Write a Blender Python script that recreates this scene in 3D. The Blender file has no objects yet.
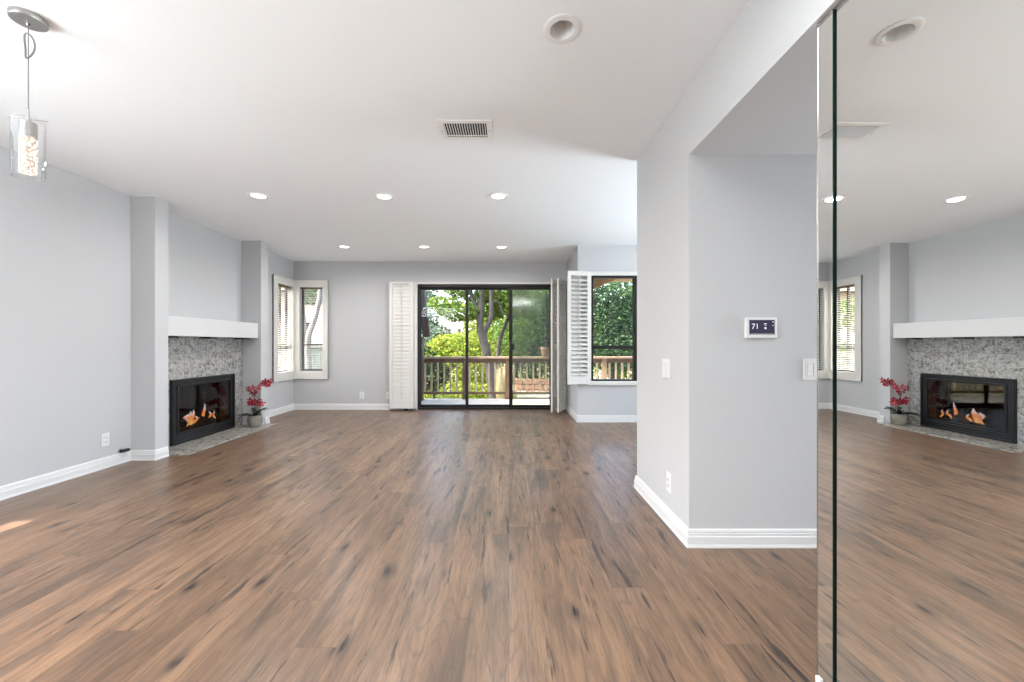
import bpy, bmesh, math, random
from math import sin, cos, pi, radians as R
from mathutils import Vector, Matrix

sc = bpy.context.scene
COL = sc.collection
random.seed(7)

# ------------------------------------------------------------------ camera
F = 400.0                     # focal length in pixels of the 1024 x 682 frame
CX, CY, H = 509.0, 344.5, 1.07
cd = bpy.data.cameras.new('camera')
cd.sensor_width = 36.0
cd.lens = F / 1024 * 36.0
cd.shift_x = (512 - CX) / 1024
cd.shift_y = (CY - 341) / 1024
cd.clip_start = 0.02
cd.clip_end = 300
cam = bpy.data.objects.new('camera', cd)
cam.location = (0, 0, H)
cam.rotation_euler = (pi / 2, 0, 0)
COL.objects.link(cam)
sc.camera = cam

# ------------------------------------------------------------------ world, sun, exposure
w = bpy.data.worlds.new('sky')
sc.world = w
w.use_nodes = True
nt = w.node_tree
bg = nt.nodes['Background']
sky = nt.nodes.new('ShaderNodeTexSky')
sky.sky_type = 'NISHITA'
sky.sun_disc = False
sky.sun_elevation = R(50)
sky.sun_rotation = R(250)
sky.air_density = 1.0
sky.dust_density = 5.0
nt.links.new(sky.outputs[0], bg.inputs[0])
bg.inputs[1].default_value = 1.6

SUN_DIR = Vector((0.75, 0.12, -1.05)).normalized()
sd = bpy.data.lights.new('sun', 'SUN')
sd.energy = 14.0
sd.angle = R(0.6)
sd.color = (1.0, 0.95, 0.86)
sun = bpy.data.objects.new('sun', sd)
sun.rotation_euler = SUN_DIR.to_track_quat('-Z', 'Y').to_euler()
COL.objects.link(sun)


def area(name, loc, direction, sx, sy, watts, color=(1, 1, 1), spread=180):
    l = bpy.data.lights.new(name, 'AREA')
    l.shape = 'RECTANGLE'
    l.size, l.size_y = sx, sy
    l.energy = watts
    l.color = color
    l.spread = R(spread)
    o = bpy.data.objects.new(name, l)
    o.location = loc
    o.rotation_euler = Vector(direction).to_track_quat('-Z', 'Y').to_euler()
    COL.objects.link(o)
    return o


# unseen fill light added at the left, tilted up to brighten the ceiling
area('added_fill_side', (-3.40, -0.10, 1.30), (1, 0, 0.85), 2.1, 0.95, 96, (0.82, 0.92, 1.0))
# overhead fill light added behind the camera for the walls facing it
area('added_fill_overhead', (-2.6, -1.6, 2.42), (0.15, 0.35, -1), 1.5, 1.6, 125, (0.92, 0.97, 1.0))
# unseen fill light added round the corner of the partition for the fireplace side
area('added_fill_kitchen', (4.5, 4.0, 1.35), (-1, -0.30, 0.45), 1.5, 1.3, 98, (0.82, 0.92, 1.0), 120)
area('added_fill_hall', (4.5, 1.70, 1.10), (-1, 0.05, 0.15), 0.7, 1.5, 100, (0.9, 0.96, 1.0))  # unseen fill light added at the hall end to lift soffit and wall
# dining room ceiling fixture behind the camera
area('dining_ceiling_fixture', (0.38, 0.55, 2.41), (0, 0, -1), 0.7, 0.6, 22, (0.95, 0.98, 1.0))

sc.view_settings.view_transform = 'Standard'
sc.view_settings.look = 'None'
sc.view_settings.exposure = 0.24
sc.view_settings.gamma = 1.0
sc.view_settings.use_curve_mapping = False
sc.cycles.use_denoising = True
sc.cycles.max_bounces = 14
sc.cycles.diffuse_bounces = 6
sc.cycles.glossy_bounces = 6
sc.cycles.transmission_bounces = 6
sc.cycles.transparent_max_bounces = 24
sc.cycles.sample_clamp_indirect = 6.0
sc.cycles.caustics_reflective = True
sc.cycles.caustics_refractive = False


# ------------------------------------------------------------------ helpers
def at(px, py, d):
    return Vector(((px - CX) * d / F, d, H + (CY - py) * d / F))


def tag(o, label=None, cat=None, group=None, kind=None):
    if label: o['label'] = label
    if cat: o['category'] = cat
    if group: o['group'] = group
    if kind: o['kind'] = kind
    return o


def empty(name, loc=(0, 0, 0), rz=0.0):
    o = bpy.data.objects.new(name, None)
    o.empty_display_size = 0.1
    o.location = loc
    o.rotation_euler = (0, 0, rz)
    COL.objects.link(o)
    return o


def copy_tree(o, parent=None):
    c = o.copy()
    COL.objects.link(c)
    if parent is not None:
        c.parent = parent
    for ch in list(o.children):
        copy_tree(ch, c)
    return c


class MB:
    def __init__(self):
        self.v, self.f = [], []

    def box(self, x0, x1, y0, y1, z0, z1, M=None):
        n = len(self.v)
        for z in (z0, z1):
            for x, y in ((x0, y0), (x1, y0), (x1, y1), (x0, y1)):
                p = Vector((x, y, z))
                self.v.append(M @ p if M else p)
        for q in ((0, 3, 2, 1), (4, 5, 6, 7), (0, 1, 5, 4), (1, 2, 6, 5), (2, 3, 7, 6), (3, 0, 4, 7)):
            self.f.append(tuple(n + i for i in q))
        return self

    def rbox(self, x0, x1, y0, y1, z0, z1, b=0.003, M=None):
        """box with chamfered edges"""
        bm = bmesh.new()
        bmesh.ops.create_cube(bm, size=1)
        for v in bm.verts:
            v.co = Vector(((x0 + x1) / 2 + v.co.x * (x1 - x0), (y0 + y1) / 2 + v.co.y * (y1 - y0), (z0 + z1) / 2 + v.co.z * (z1 - z0)))
        bmesh.ops.bevel(bm, geom=list(bm.edges), offset=b, segments=2, affect='EDGES', profile=0.6)
        self.add_bm(bm, M)
        return self

    def add_bm(self, bm, M=None):
        n = len(self.v)
        bm.verts.index_update()
        for v in bm.verts:
            self.v.append((M @ v.co) if M else v.co.copy())
        for f in bm.faces:
            self.f.append(tuple(n + v.index for v in f.verts))
        bm.free()

    def quad(self, a, b, c, d):
        n = len(self.v)
        self.v += [Vector(a), Vector(b), Vector(c), Vector(d)]
        self.f.append((n, n + 1, n + 2, n + 3))

    def tube(self, pts, rad, n=8, cap=True):
        pts = [Vector(p) for p in pts]
        if not isinstance(rad, (list, tuple)):
            rad = [rad] * len(pts)
        base = len(self.v)
        up = None
        for i, p in enumerate(pts):
            a = pts[max(i - 1, 0)]
            b = pts[min(i + 1, len(pts) - 1)]
            t = (b - a).normalized()
            if up is None:
                up = Vector((0, 0, 1)) if abs(t.z) < 0.9 else Vector((1, 0, 0))
            s = t.cross(up).normalized()
            u = s.cross(t).normalized()
            up = u
            for k in range(n):
                an = 2 * pi * k / n
                self.v.append(p + (s * cos(an) + u * sin(an)) * rad[i])
        for i in range(len(pts) - 1):
            for k in range(n):
                k2 = (k + 1) % n
                self.f.append((base + i * n + k, base + i * n + k2, base + (i + 1) * n + k2, base + (i + 1) * n + k))
        if cap:
            self.f.append(tuple(base + k for k in reversed(range(n))))
            e = base + (len(pts) - 1) * n
            self.f.append(tuple(e + k for k in range(n)))
        return self

    def lathe(self, prof, n=32, c=(0, 0, 0), close=False):
        """prof: list of (radius, z)"""
        base = len(self.v)
        for r, z in prof:
            for k in range(n):
                an = 2 * pi * k / n
                self.v.append(Vector((c[0] + r * cos(an), c[1] + r * sin(an), c[2] + z)))
        m = len(prof)
        for i in range(m if close else m - 1):
            j = (i + 1) % m
            for k in range(n):
                k2 = (k + 1) % n
                self.f.append((base + i * n + k, base + i * n + k2, base + j * n + k2, base + j * n + k))
        if not close:
            if prof[0][0] > 1e-5: self.f.append(tuple(base + k for k in reversed(range(n))))
            if prof[-1][0] > 1e-5: self.f.append(tuple(base + (m - 1) * n + k for k in range(n)))
        return self

    def build(self, name, mat, parent=None, smooth=False, angle=None):
        me = bpy.data.meshes.new(name)
        me.from_pydata([tuple(v) for v in self.v], [], self.f)
        me.update()
        o = bpy.data.objects.new(name, me)
        COL.objects.link(o)
        if mat: me.materials.append(mat)
        if parent is not None: o.parent = parent
        if smooth:
            bm = bmesh.new(); bm.from_mesh(me)
            for f in bm.faces: f.smooth = True
            for e in bm.edges:
                if len(e.link_faces) == 2 and e.calc_face_angle(0) > (angle or R(40)):
                    e.smooth = False
            bm.to_mesh(me); bm.free()
        return o


def slab(u0, u1, v0, v1, w0, w1, holes, plane):
    """a slab with rectangular holes, only outer faces; plane 'xy','xz','yz' gives (u,v); w is the thickness axis"""
    us = sorted(set([u0, u1] + [h for q in holes for h in q[:2] if u0 < h < u1]))
    vs = sorted(set([v0, v1] + [h for q in holes for h in q[2:] if v0 < h < v1]))
    def solid(i, j):
        if i < 0 or j < 0 or i >= len(us) - 1 or j >= len(vs) - 1: return False
        cu, cv = (us[i] + us[i + 1]) / 2, (vs[j] + vs[j + 1]) / 2
        return not any(a < cu < b and c < cv < d for a, b, c, d in holes)
    def P(u, v, w_):
        return {'xy': (u, v, w_), 'xz': (u, w_, v), 'yz': (w_, u, v)}[plane]
    m = MB()
    for i in range(len(us) - 1):
        for j in range(len(vs) - 1):
            if not solid(i, j): continue
            a, b, c, d = us[i], us[i + 1], vs[j], vs[j + 1]
            m.quad(P(a, c, w0), P(a, d, w0), P(b, d, w0), P(b, c, w0))
            m.quad(P(a, c, w1), P(b, c, w1), P(b, d, w1), P(a, d, w1))
            if not solid(i - 1, j): m.quad(P(a, c, w0), P(a, c, w1), P(a, d, w1), P(a, d, w0))
            if not solid(i + 1, j): m.quad(P(b, c, w0), P(b, d, w0), P(b, d, w1), P(b, c, w1))
            if not solid(i, j - 1): m.quad(P(a, c, w0), P(b, c, w0), P(b, c, w1), P(a, c, w1))
            if not solid(i, j + 1): m.quad(P(a, d, w0), P(a, d, w1), P(b, d, w1), P(b, d, w0))
    return m


def fixnormals(o):
    bm = bmesh.new(); bm.from_mesh(o.data)
    bmesh.ops.remove_doubles(bm, verts=bm.verts, dist=1e-5)
    bmesh.ops.recalc_face_normals(bm, faces=bm.faces)
    bm.to_mesh(o.data); bm.free()
    return o


def sweep(path, prof):
    """mitred moulding along a 2D path; the room is to the right of the walking direction"""
    m = MB()
    pts = [Vector(p) for p in path]
    rows = []
    for i, p in enumerate(pts):
        ns = []
        if i > 0:
            d = (p - pts[i - 1]).normalized(); ns.append(Vector((d.y, -d.x)))
        if i < len(pts) - 1:
            d = (pts[i + 1] - p).normalized(); ns.append(Vector((d.y, -d.x)))
        n = sum(ns, Vector((0, 0)))
        n = n / n.length
        k = 1 / max(0.2, n.dot(ns[0]))
        rows.append([(p.x + n.x * k * o, p.y + n.y * k * o, z) for o, z in prof])
    n0 = len(prof)
    for r in rows: m.v += [Vector(q) for q in r]
    for i in range(len(rows) - 1):
        for j in range(n0):
            j2 = (j + 1) % n0
            m.f.append((i * n0 + j, i * n0 + j2, (i + 1) * n0 + j2, (i + 1) * n0 + j))
    m.f.append(tuple(range(n0)))
    m.f.append(tuple(reversed([(len(rows) - 1) * n0 + j for j in range(n0)])))
    return m


# ------------------------------------------------------------------ materials
def pmat(name, color, rough=0.5, metal=0.0, bump=0.0, bscale=60, var=0.0, vscale=5, spec=0.5, emit=None, estr=0.0, coat=0.0):
    m = bpy.data.materials.new(name)
    m.use_nodes = True
    t = m.node_tree
    b = t.nodes['Principled BSDF']
    b.inputs['Base Color'].default_value = (*color, 1)
    b.inputs['Roughness'].default_value = rough
    b.inputs['Metallic'].default_value = metal
    b.inputs['Specular IOR Level'].default_value = spec
    b.inputs['Coat Weight'].default_value = coat
    tc = t.nodes.new('ShaderNodeTexCoord')
    if bump:
        n = t.nodes.new('ShaderNodeTexNoise'); n.inputs['Scale'].default_value = bscale; n.inputs['Detail'].default_value = 3
        bp = t.nodes.new('ShaderNodeBump'); bp.inputs['Strength'].default_value = bump; bp.inputs['Distance'].default_value = 0.01
        t.links.new(tc.outputs['Object'], n.inputs['Vector'])
        t.links.new(n.outputs['Fac'], bp.inputs['Height'])
        t.links.new(bp.outputs[0], b.inputs['Normal'])
    if var:
        n = t.nodes.new('ShaderNodeTexNoise'); n.inputs['Scale'].default_value = vscale; n.inputs['Detail'].default_value = 4
        mr = t.nodes.new('ShaderNodeMapRange'); mr.inputs['From Min'].default_value = 0.3; mr.inputs['From Max'].default_value = 0.7
        mr.inputs['To Min'].default_value = 1 - var; mr.inputs['To Max'].default_value = 1 + var
        hs = t.nodes.new('ShaderNodeHueSaturation'); hs.inputs['Color'].default_value = (*color, 1)
        t.links.new(tc.outputs['Object'], n.inputs['Vector'])
        t.links.new(n.outputs['Fac'], mr.inputs[0]); t.links.new(mr.outputs[0], hs.inputs['Value'])
        t.links.new(hs.outputs[0], b.inputs['Base Color'])
    if emit:
        b.inputs['Emission Color'].default_value = (*emit, 1)
        b.inputs['Emission Strength'].default_value = estr
    return m


class NG:
    """tiny helper to write node graphs"""
    def __init__(self, name):
        self.m = bpy.data.materials.new(name); self.m.use_nodes = True
        self.t = self.m.node_tree; self.b = self.t.nodes['Principled BSDF']
        self.tc = self.t.nodes.new('ShaderNodeTexCoord')
    def node(self, typ, **kw):
        n = self.t.nodes.new(typ)
        for k, v in kw.items(): setattr(n, k, v)
        return n
    def link(self, a, b): self.t.links.new(a, b)
    def math(self, op, a, b=None, c=None):
        n = self.node('ShaderNodeMath', operation=op)
        for i, q in enumerate((a, b, c)):
            if q is None: continue
            if isinstance(q, (int, float)): n.inputs[i].default_value = q
            else: self.link(q, n.inputs[i])
        return n.outputs[0]
    def comb(self, x, y, z):
        n = self.node('ShaderNodeCombineXYZ')
        for i, q in enumerate((x, y, z)):
            if isinstance(q, (int, float)): n.inputs[i].default_value = q
            else: self.link(q, n.inputs[i])
        return n.outputs[0]
    def noise(self, vec, scale=1, detail=2, rough=0.5, dist=0.0):
        n = self.node('ShaderNodeTexNoise')
        n.inputs['Scale'].default_value = scale; n.inputs['Detail'].default_value = detail
        n.inputs['Roughness'].default_value = rough; n.inputs['Distortion'].default_value = dist
        self.link(vec, n.inputs['Vector'])
        return n.outputs['Fac']
    def ramp(self, fac, stops, interp='LINEAR'):
        n = self.node('ShaderNodeValToRGB'); cr = n.color_ramp; cr.interpolation = interp
        while len(cr.elements) < len(stops): cr.elements.new(0.5)
        for e, (p, c) in zip(cr.elements, stops):
            e.position = p; e.color = (*c, 1) if len(c) == 3 else c
        self.link(fac, n.inputs[0])
        return n.outputs[0]
    def mix(self, fac, a, b, blend='MIX'):
        n = self.node('ShaderNodeMix', data_type='RGBA', blend_type=blend)
        for i, q in ((0, fac), (6, a), (7, b)):
            if isinstance(q, (int, float)): n.inputs[i].default_value = q
            elif isinstance(q, tuple): n.inputs[i].default_value = (*q, 1)
            else: self.link(q, n.inputs[i])
        return n.outputs[2]
    def step(self, v, a, b, lo=0.0, hi=1.0):
        n = self.node('ShaderNodeMapRange'); n.interpolation_type = 'SMOOTHSTEP'
        n.inputs['From Min'].default_value = a; n.inputs['From Max'].default_value = b
        n.inputs['To Min'].default_value = lo; n.inputs['To Max'].default_value = hi
        self.link(v, n.inputs[0])
        return n.outputs[0]
    def bump(self, h, strength=0.2, dist=0.01):
        n = self.node('ShaderNodeBump'); n.inputs['Strength'].default_value = strength; n.inputs['Distance'].default_value = dist
        self.link(h, n.inputs['Height']); self.link(n.outputs[0], self.b.inputs['Normal'])


def floor_material():
    g = NG('wood_plank_floor')
    sep = g.node('ShaderNodeSeparateXYZ'); g.link(g.tc.outputs['Object'], sep.inputs[0])
    x, y = sep.outputs[0], sep.outputs[1]
    W, L = 0.152, 1.22
    xr = g.math('DIVIDE', x, W)
    row = g.math('FLOOR', xr)
    wn = g.node('ShaderNodeTexWhiteNoise', noise_dimensions='1D'); g.link(row, wn.inputs['W'])
    yy = g.math('ADD', g.math('DIVIDE', y, L), g.math('MULTIPLY', wn.outputs['Value'], 7.0))
    idx = g.math('FLOOR', yy)
    wn2 = g.node('ShaderNodeTexWhiteNoise', noise_dimensions='3D'); g.link(g.comb(row, idx, 0.5), wn2.inputs['Vector'])
    rnd = wn2.outputs['Value']
    off = g.math('MULTIPLY', rnd, 37.0)
    warp = g.noise(g.comb(g.math('ADD', g.math('MULTIPLY', x, 7.0), off), g.math('MULTIPLY', y, 2.2), off), 1.0, 2, 0.5)
    xw = g.math('ADD', x, g.math('MULTIPLY', g.math('SUBTRACT', warp, 0.5), 0.045))
    # broad tone bands, medium streaks, fine pores: all run along y
    n1 = g.noise(g.comb(g.math('ADD', g.math('MULTIPLY', xw, 12.0), off), g.math('MULTIPLY', y, 1.3), off), 1.0, 6, 0.62, 0.3)
    n2 = g.noise(g.comb(g.math('ADD', g.math('MULTIPLY', xw, 120.0), off), g.math('MULTIPLY', y, 5.5), off), 1.0, 5, 0.70)
    n3 = g.noise(g.comb(g.math('ADD', g.math('MULTIPLY', x, 420.0), off), g.math('MULTIPLY', y, 14.0), off), 1.0, 2, 0.6)
    n4 = g.noise(g.comb(g.math('ADD', g.math('MULTIPLY', xw, 6.0), off), g.math('MULTIPLY', y, 0.45), off), 1.0, 1, 0.5)
    ring = g.math('ABSOLUTE', g.math('SUBTRACT', g.math('FRACT', g.math('MULTIPLY', n4, 22.0)), 0.5))
    c = g.ramp(n1, [(0.30, (0.130, 0.085, 0.060)), (0.43, (0.225, 0.145, 0.097)), (0.55, (0.300, 0.192, 0.127)), (0.72, (0.375, 0.245, 0.162))])
    c = g.mix(g.step(n2, 0.47, 0.66, 0.0, 0.50), c, (0.090, 0.062, 0.046))
    c = g.mix(g.step(n2, 0.42, 0.30, 0.0, 0.30), c, (0.44, 0.295, 0.195))
    c = g.mix(g.step(ring, 0.0, 0.14, 0.38, 0.0), c, (0.11, 0.078, 0.060))
    n6 = g.noise(g.comb(g.math('ADD', g.math('MULTIPLY', xw, 5.5), off), g.math('MULTIPLY', y, 1.1), g.math('ADD', off, 21.0)), 1.0, 3, 0.6)
    c = g.mix(g.step(n6, 0.52, 0.66, 0.0, 0.55), c, (0.105, 0.078, 0.062))
    c = g.mix(g.step(n3, 0.50, 0.72, 0.0, 0.40), c, (0.10, 0.072, 0.055))
    # ragged long dark cracks
    n5 = g.noise(g.comb(g.math('ADD', g.math('MULTIPLY', xw, 24.0), off), g.math('MULTIPLY', y, 1.9), g.math('ADD', off, 9.0)), 1.0, 4, 0.62)
    n5 = g.math('ADD', n5, g.math('MULTIPLY', g.math('SUBTRACT', n2, 0.5), 0.26))
    c = g.mix(g.step(n5, 0.59, 0.68, 0.0, 0.85), c, (0.036, 0.028, 0.024))
    # knots with grey halo
    vo = g.node('ShaderNodeTexVoronoi'); vo.inputs['Scale'].default_value = 1.0
    g.link(g.comb(g.math('ADD', g.math('MULTIPLY', xw, 7.5), off), g.math('ADD', g.math('MULTIPLY', y, 3.0), off), off), vo.inputs['Vector'])
    sc_ = g.node('ShaderNodeSeparateColor'); g.link(vo.outputs['Color'], sc_.inputs[0])
    pick = g.math('GREATER_THAN', sc_.outputs[0], 0.35)
    kd = g.math('ADD', vo.outputs['Distance'], g.math('MULTIPLY', g.math('SUBTRACT', n2, 0.5), 0.55))
    c = g.mix(g.math('MULTIPLY', pick, g.step(kd, 0.08, 0.30, 0.60, 0.0)), c, (0.085, 0.062, 0.048))
    c = g.mix(g.math('MULTIPLY', pick, g.step(kd, 0.05, 0.14, 0.96, 0.0)), c, (0.022, 0.016, 0.013))
    hs = g.node('ShaderNodeHueSaturation'); g.link(c, hs.inputs['Color'])
    g.link(g.step(rnd, 0.0, 1.0, 0.66, 0.80), hs.inputs['Value'])
    hs.inputs['Saturation'].default_value = 1.12
    # seams
    fx = g.math('ABSOLUTE', g.math('SUBTRACT', g.math('FRACT', xr), 0.5))
    fy = g.math('ABSOLUTE', g.math('SUBTRACT', g.math('FRACT', yy), 0.5))
    sx = g.step(fx, 0.4915, 0.4985, 0.0, 1.0)
    sy = g.step(fy, 0.4988, 0.4998, 0.0, 1.0)
    seam = g.math('MAXIMUM', sx, sy)
    c2 = g.mix(g.math('MULTIPLY', seam, 0.55), hs.outputs[0], (0.045, 0.032, 0.025))
    g.link(c2, g.b.inputs['Base Color'])
    g.link(g.step(n2, 0.3, 0.7, 0.27, 0.38), g.b.inputs['Roughness'])
    g.b.inputs['Specular IOR Level'].default_value = 0.5
    hgt = g.math('SUBTRACT', g.math('MULTIPLY', n2, 0.3), seam)
    g.bump(hgt, 0.12, 0.002)
    return g.m


def stone_material(name, plane, tile=0.305, ou=0.0, ov=0.0, warm=0.0):
    """mottled grey granite in square tiles with thin grout"""
    g = NG(name)
    sep = g.node('ShaderNodeSeparateXYZ'); g.link(g.tc.outputs['Object'], sep.inputs[0])
    u = sep.outputs[{'x': 0, 'y': 1, 'z': 2}[plane[0]]]
    v = sep.outputs[{'x': 0, 'y': 1, 'z': 2}[plane[1]]]
    ur = g.math('DIVIDE', g.math('SUBTRACT', u, ou), tile)
    vr = g.math('DIVIDE', g.math('SUBTRACT', v, ov), tile)
    wn = g.node('ShaderNodeTexWhiteNoise', noise_dimensions='3D')
    g.link(g.comb(g.math('FLOOR', ur), g.math('FLOOR', vr), 0.3), wn.inputs['Vector'])
    off = g.math('MULTIPLY', wn.outputs['Value'], 13.0)
    vadd = g.node('ShaderNodeVectorMath', operation='ADD')
    g.link(g.tc.outputs['Object'], vadd.inputs[0]); g.link(g.comb(off, off, off), vadd.inputs[1])
    p = vadd.outputs[0]
    a = g.noise(p, 15, 7, 0.74, 2.2)
    b = g.noise(p, 9, 3, 0.6, 2.4)
    col = g.ramp(a, [(0.36, (0.07, 0.07, 0.075)), (0.45, (0.185, 0.18, 0.18)), (0.54, (0.33 + warm, 0.32, 0.31 - warm)), (0.66, (0.52, 0.51, 0.49 - warm))])
    col = g.mix(g.step(b, 0.42, 0.62, 0.0, 0.55), col, (0.48, 0.47, 0.45 - warm))
    col = g.mix(g.step(b, 0.60, 0.66, 0.0, 0.35), col, (0.36, 0.30, 0.24))
    fu = g.math('ABSOLUTE', g.math('SUBTRACT', g.math('FRACT', ur), 0.5))
    fv = g.math('ABSOLUTE', g.math('SUBTRACT', g.math('FRACT', vr), 0.5))
    gr = g.math('MAXIMUM', g.step(fu, 0.486, 0.494), g.step(fv, 0.486, 0.494))
    col = g.mix(g.math('MULTIPLY', gr, 0.5), col, (0.16, 0.14, 0.12))
    g.link(col, g.b.inputs['Base Color'])
    g.b.inputs['Roughness'].default_value = 0.22
    g.bump(g.math('MULTIPLY', gr, -1.0), 0.3, 0.002)
    return g.m


def glass_material(name, tint=(0.97, 0.98, 0.975), refl=0.006, edge=0.6, rough=0.0):
    """thin clear pane: see-through with a mirror-like share that grows at grazing angles"""
    m = bpy.data.materials.new(name); m.use_nodes = True
    t = m.node_tree; t.nodes.clear()
    out = t.nodes.new('ShaderNodeOutputMaterial')
    mix = t.nodes.new('ShaderNodeMixShader')
    tr = t.nodes.new('ShaderNodeBsdfTransparent'); tr.inputs[0].default_value = (*tint, 1)
    gl = t.nodes.new('ShaderNodeBsdfGlossy'); gl.inputs['Roughness'].default_value = rough
    lw = t.nodes.new('ShaderNodeLayerWeight'); lw.inputs[0].default_value = 0.12
    mr = t.nodes.new('ShaderNodeMapRange'); mr.inputs['To Min'].default_value = refl; mr.inputs['To Max'].default_value = edge
    t.links.new(lw.outputs['Fresnel'], mr.inputs[0])
    t.links.new(mr.outputs[0], mix.inputs[0]); t.links.new(tr.outputs[0], mix.inputs[1]); t.links.new(gl.outputs[0], mix.inputs[2])
    t.links.new(mix.outputs[0], out.inputs[0])
    return m


def leaf_material(name, col, trans=0.45, var=0.35):
    m = bpy.data.materials.new(name); m.use_nodes = True
    t = m.node_tree; t.nodes.clear()
    out = t.nodes.new('ShaderNodeOutputMaterial')
    mix = t.nodes.new('ShaderNodeMixShader'); mix.inputs[0].default_value = trans
    d = t.nodes.new('ShaderNodeBsdfDiffuse'); tl = t.nodes.new('ShaderNodeBsdfTranslucent')
    geo = t.nodes.new('ShaderNodeNewGeometry')
    hs = t.nodes.new('ShaderNodeHueSaturation'); hs.inputs['Color'].default_value = (*col, 1)
    mr = t.nodes.new('ShaderNodeMapRange'); mr.inputs['To Min'].default_value = 1 - var; mr.inputs['To Max'].default_value = 1 + var
    mh = t.nodes.new('ShaderNodeMapRange'); mh.inputs['To Min'].default_value = 0.47; mh.inputs['To Max'].default_value = 0.525
    wn = t.nodes.new('ShaderNodeTexWhiteNoise'); wn.noise_dimensions = '1D'
    t.links.new(geo.outputs['Random Per Island'], mr.inputs[0]); t.links.new(geo.outputs['Random Per Island'], wn.inputs['W'])
    t.links.new(wn.outputs['Value'], mh.inputs[0])
    t.links.new(mr.outputs[0], hs.inputs['Value']); t.links.new(mh.outputs[0], hs.inputs['Hue'])
    t.links.new(hs.outputs[0], d.inputs[0]); t.links.new(hs.outputs[0], tl.inputs[0])
    t.links.new(d.outputs[0], mix.inputs[1]); t.links.new(tl.outputs[0], mix.inputs[2])
    t.links.new(mix.outputs[0], out.inputs[0])
    return m


M = {}
M['wall'] = pmat('wall_paint_grey', (0.53, 0.535, 0.545), 0.75, bump=0.10, bscale=170, spec=0.25)
M['ceil'] = pmat('ceiling_paint', (0.905, 0.94, 0.97), 0.85, bump=0.05, bscale=120, spec=0.2)
M['header'] = M['wall']
M['white'] = pmat('white_gloss_paint', (0.70, 0.70, 0.70), 0.35, spec=0.4)
M['shutter'] = pmat('shutter_white_paint', (0.70, 0.685, 0.655), 0.4, spec=0.4)
M['mantel'] = pmat('mantel_paint', (0.62, 0.62, 0.625), 0.5, bump=0.02)
M['bronze'] = pmat('dark_bronze_aluminium', (0.012, 0.010, 0.009), 0.45, 0.0, spec=0.3)
M['black'] = pmat('black_metal', (0.012, 0.012, 0.013), 0.35, 0.2, var=0.2)
M['iron'] = pmat('black_steel_frame', (0.022, 0.022, 0.024), 0.32, 0.5, bump=0.02, bscale=200)
M['chrome'] = pmat('brushed_nickel', (0.58, 0.57, 0.56), 0.25, 1.0)
M['chrome_dull'] = pmat('satin_nickel', (0.42, 0.41, 0.40), 0.42, 1.0, bump=0.02, bscale=300)
M['plastic'] = pmat('white_plastic', (0.74, 0.74, 0.735), 0.3)
M['slot'] = pmat('dark_slot', (0.03, 0.03, 0.03), 0.6)
M['greyslot'] = pmat('grey_recess', (0.42, 0.42, 0.42), 0.6)
M['trimwhite'] = pmat('white_fixture_enamel', (0.86, 0.86, 0.86), 0.3)
M['lens'] = pmat('lit_lens', (1, 1, 1), 0.3, emit=(1.0, 0.97, 0.92), estr=3.0)
M['cable'] = pmat('grey_cable_sheath', (0.24, 0.235, 0.23), 0.4, 0.3)
M['unlit'] = pmat('unlit_bulb_face', (0.22, 0.22, 0.22), 0.4)
M['baffle'] = pmat('satin_reflector', (0.78, 0.78, 0.78), 0.3, 0.1)
M['vent'] = pmat('vent_enamel', (0.90, 0.90, 0.90), 0.4)
M['ventdark'] = pmat('duct_shade_paint', (0.02, 0.02, 0.02), 0.8)
M['glass'] = glass_material('clear_pane')
M['glass2'] = glass_material('double_sliding_pane', (0.74, 0.79, 0.75), 0.11, 0.6, 0.10)
M['fireglass'] = glass_material('smoked_fire_glass', (0.30, 0.30, 0.31), 0.05, 0.65)
M['lampglass'] = glass_material('lamp_clear_glass', (0.97, 0.97, 0.97), 0.05, 0.75)
M['floor'] = floor_material()
M['stone'] = stone_material('granite_surround_tile', 'yz', 0.305, 4.34, 0.97 - 0.305 * 4)
M['hearth'] = stone_material('granite_hearth_tile', 'xy', 0.305, -3.40, 4.34, warm=0.04)
M['brick'] = pmat('sooty_firebrick', (0.016, 0.015, 0.014), 0.85, bump=0.5, bscale=18, var=0.3, vscale=12)
M['log'] = pmat('charred_log', (0.16, 0.11, 0.075), 0.85, bump=0.8, bscale=30, var=0.5, vscale=20)
M['thermo_screen'] = pmat('thermostat_screen', (0.03, 0.025, 0.05), 0.15, emit=(0.085, 0.075, 0.13), estr=0.25)
M['digits'] = pmat('screen_digits', (0.7, 0.7, 0.75), 0.4, emit=(0.8, 0.8, 0.85), estr=0.35)
M['pot'] = pmat('grey_ceramic_pot', (0.22, 0.20, 0.17), 0.5, bump=0.15, bscale=40, var=0.2, vscale=14)
M['moss'] = pmat('moss', (0.06, 0.07, 0.03), 0.9, bump=0.6, bscale=60)
M['orchid_leaf'] = pmat('orchid_leaf', (0.015, 0.035, 0.018), 0.35, var=0.2)
M['stem'] = pmat('orchid_stem', (0.07, 0.06, 0.03), 0.5)
M['petal'] = pmat('deep_red_petal', (0.36, 0.016, 0.04), 0.5, var=0.35, vscale=30)
M['petal_c'] = pmat('flower_centre', (0.55, 0.25, 0.25), 0.5)
M['bark'] = pmat('grey_brown_bark', (0.050, 0.042, 0.036), 0.9, bump=0.8, bscale=14, var=0.45, vscale=7)
M['bark_light'] = pmat('pale_grey_bark', (0.22, 0.205, 0.19), 0.85, bump=0.5, bscale=14, var=0.35, vscale=5)
M['railing'] = pmat('shaded_railing_wood', (0.13, 0.078, 0.05), 0.6, bump=0.2, bscale=30, var=0.3)  # darkened to carry the shade over the railing's left part
M['railing_cap'] = pmat('sunlit_rail_cap', (0.33, 0.23, 0.16), 0.6, bump=0.2, bscale=30, var=0.2)  # paler copy of the railing wood, sunlight put into the colour
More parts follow.
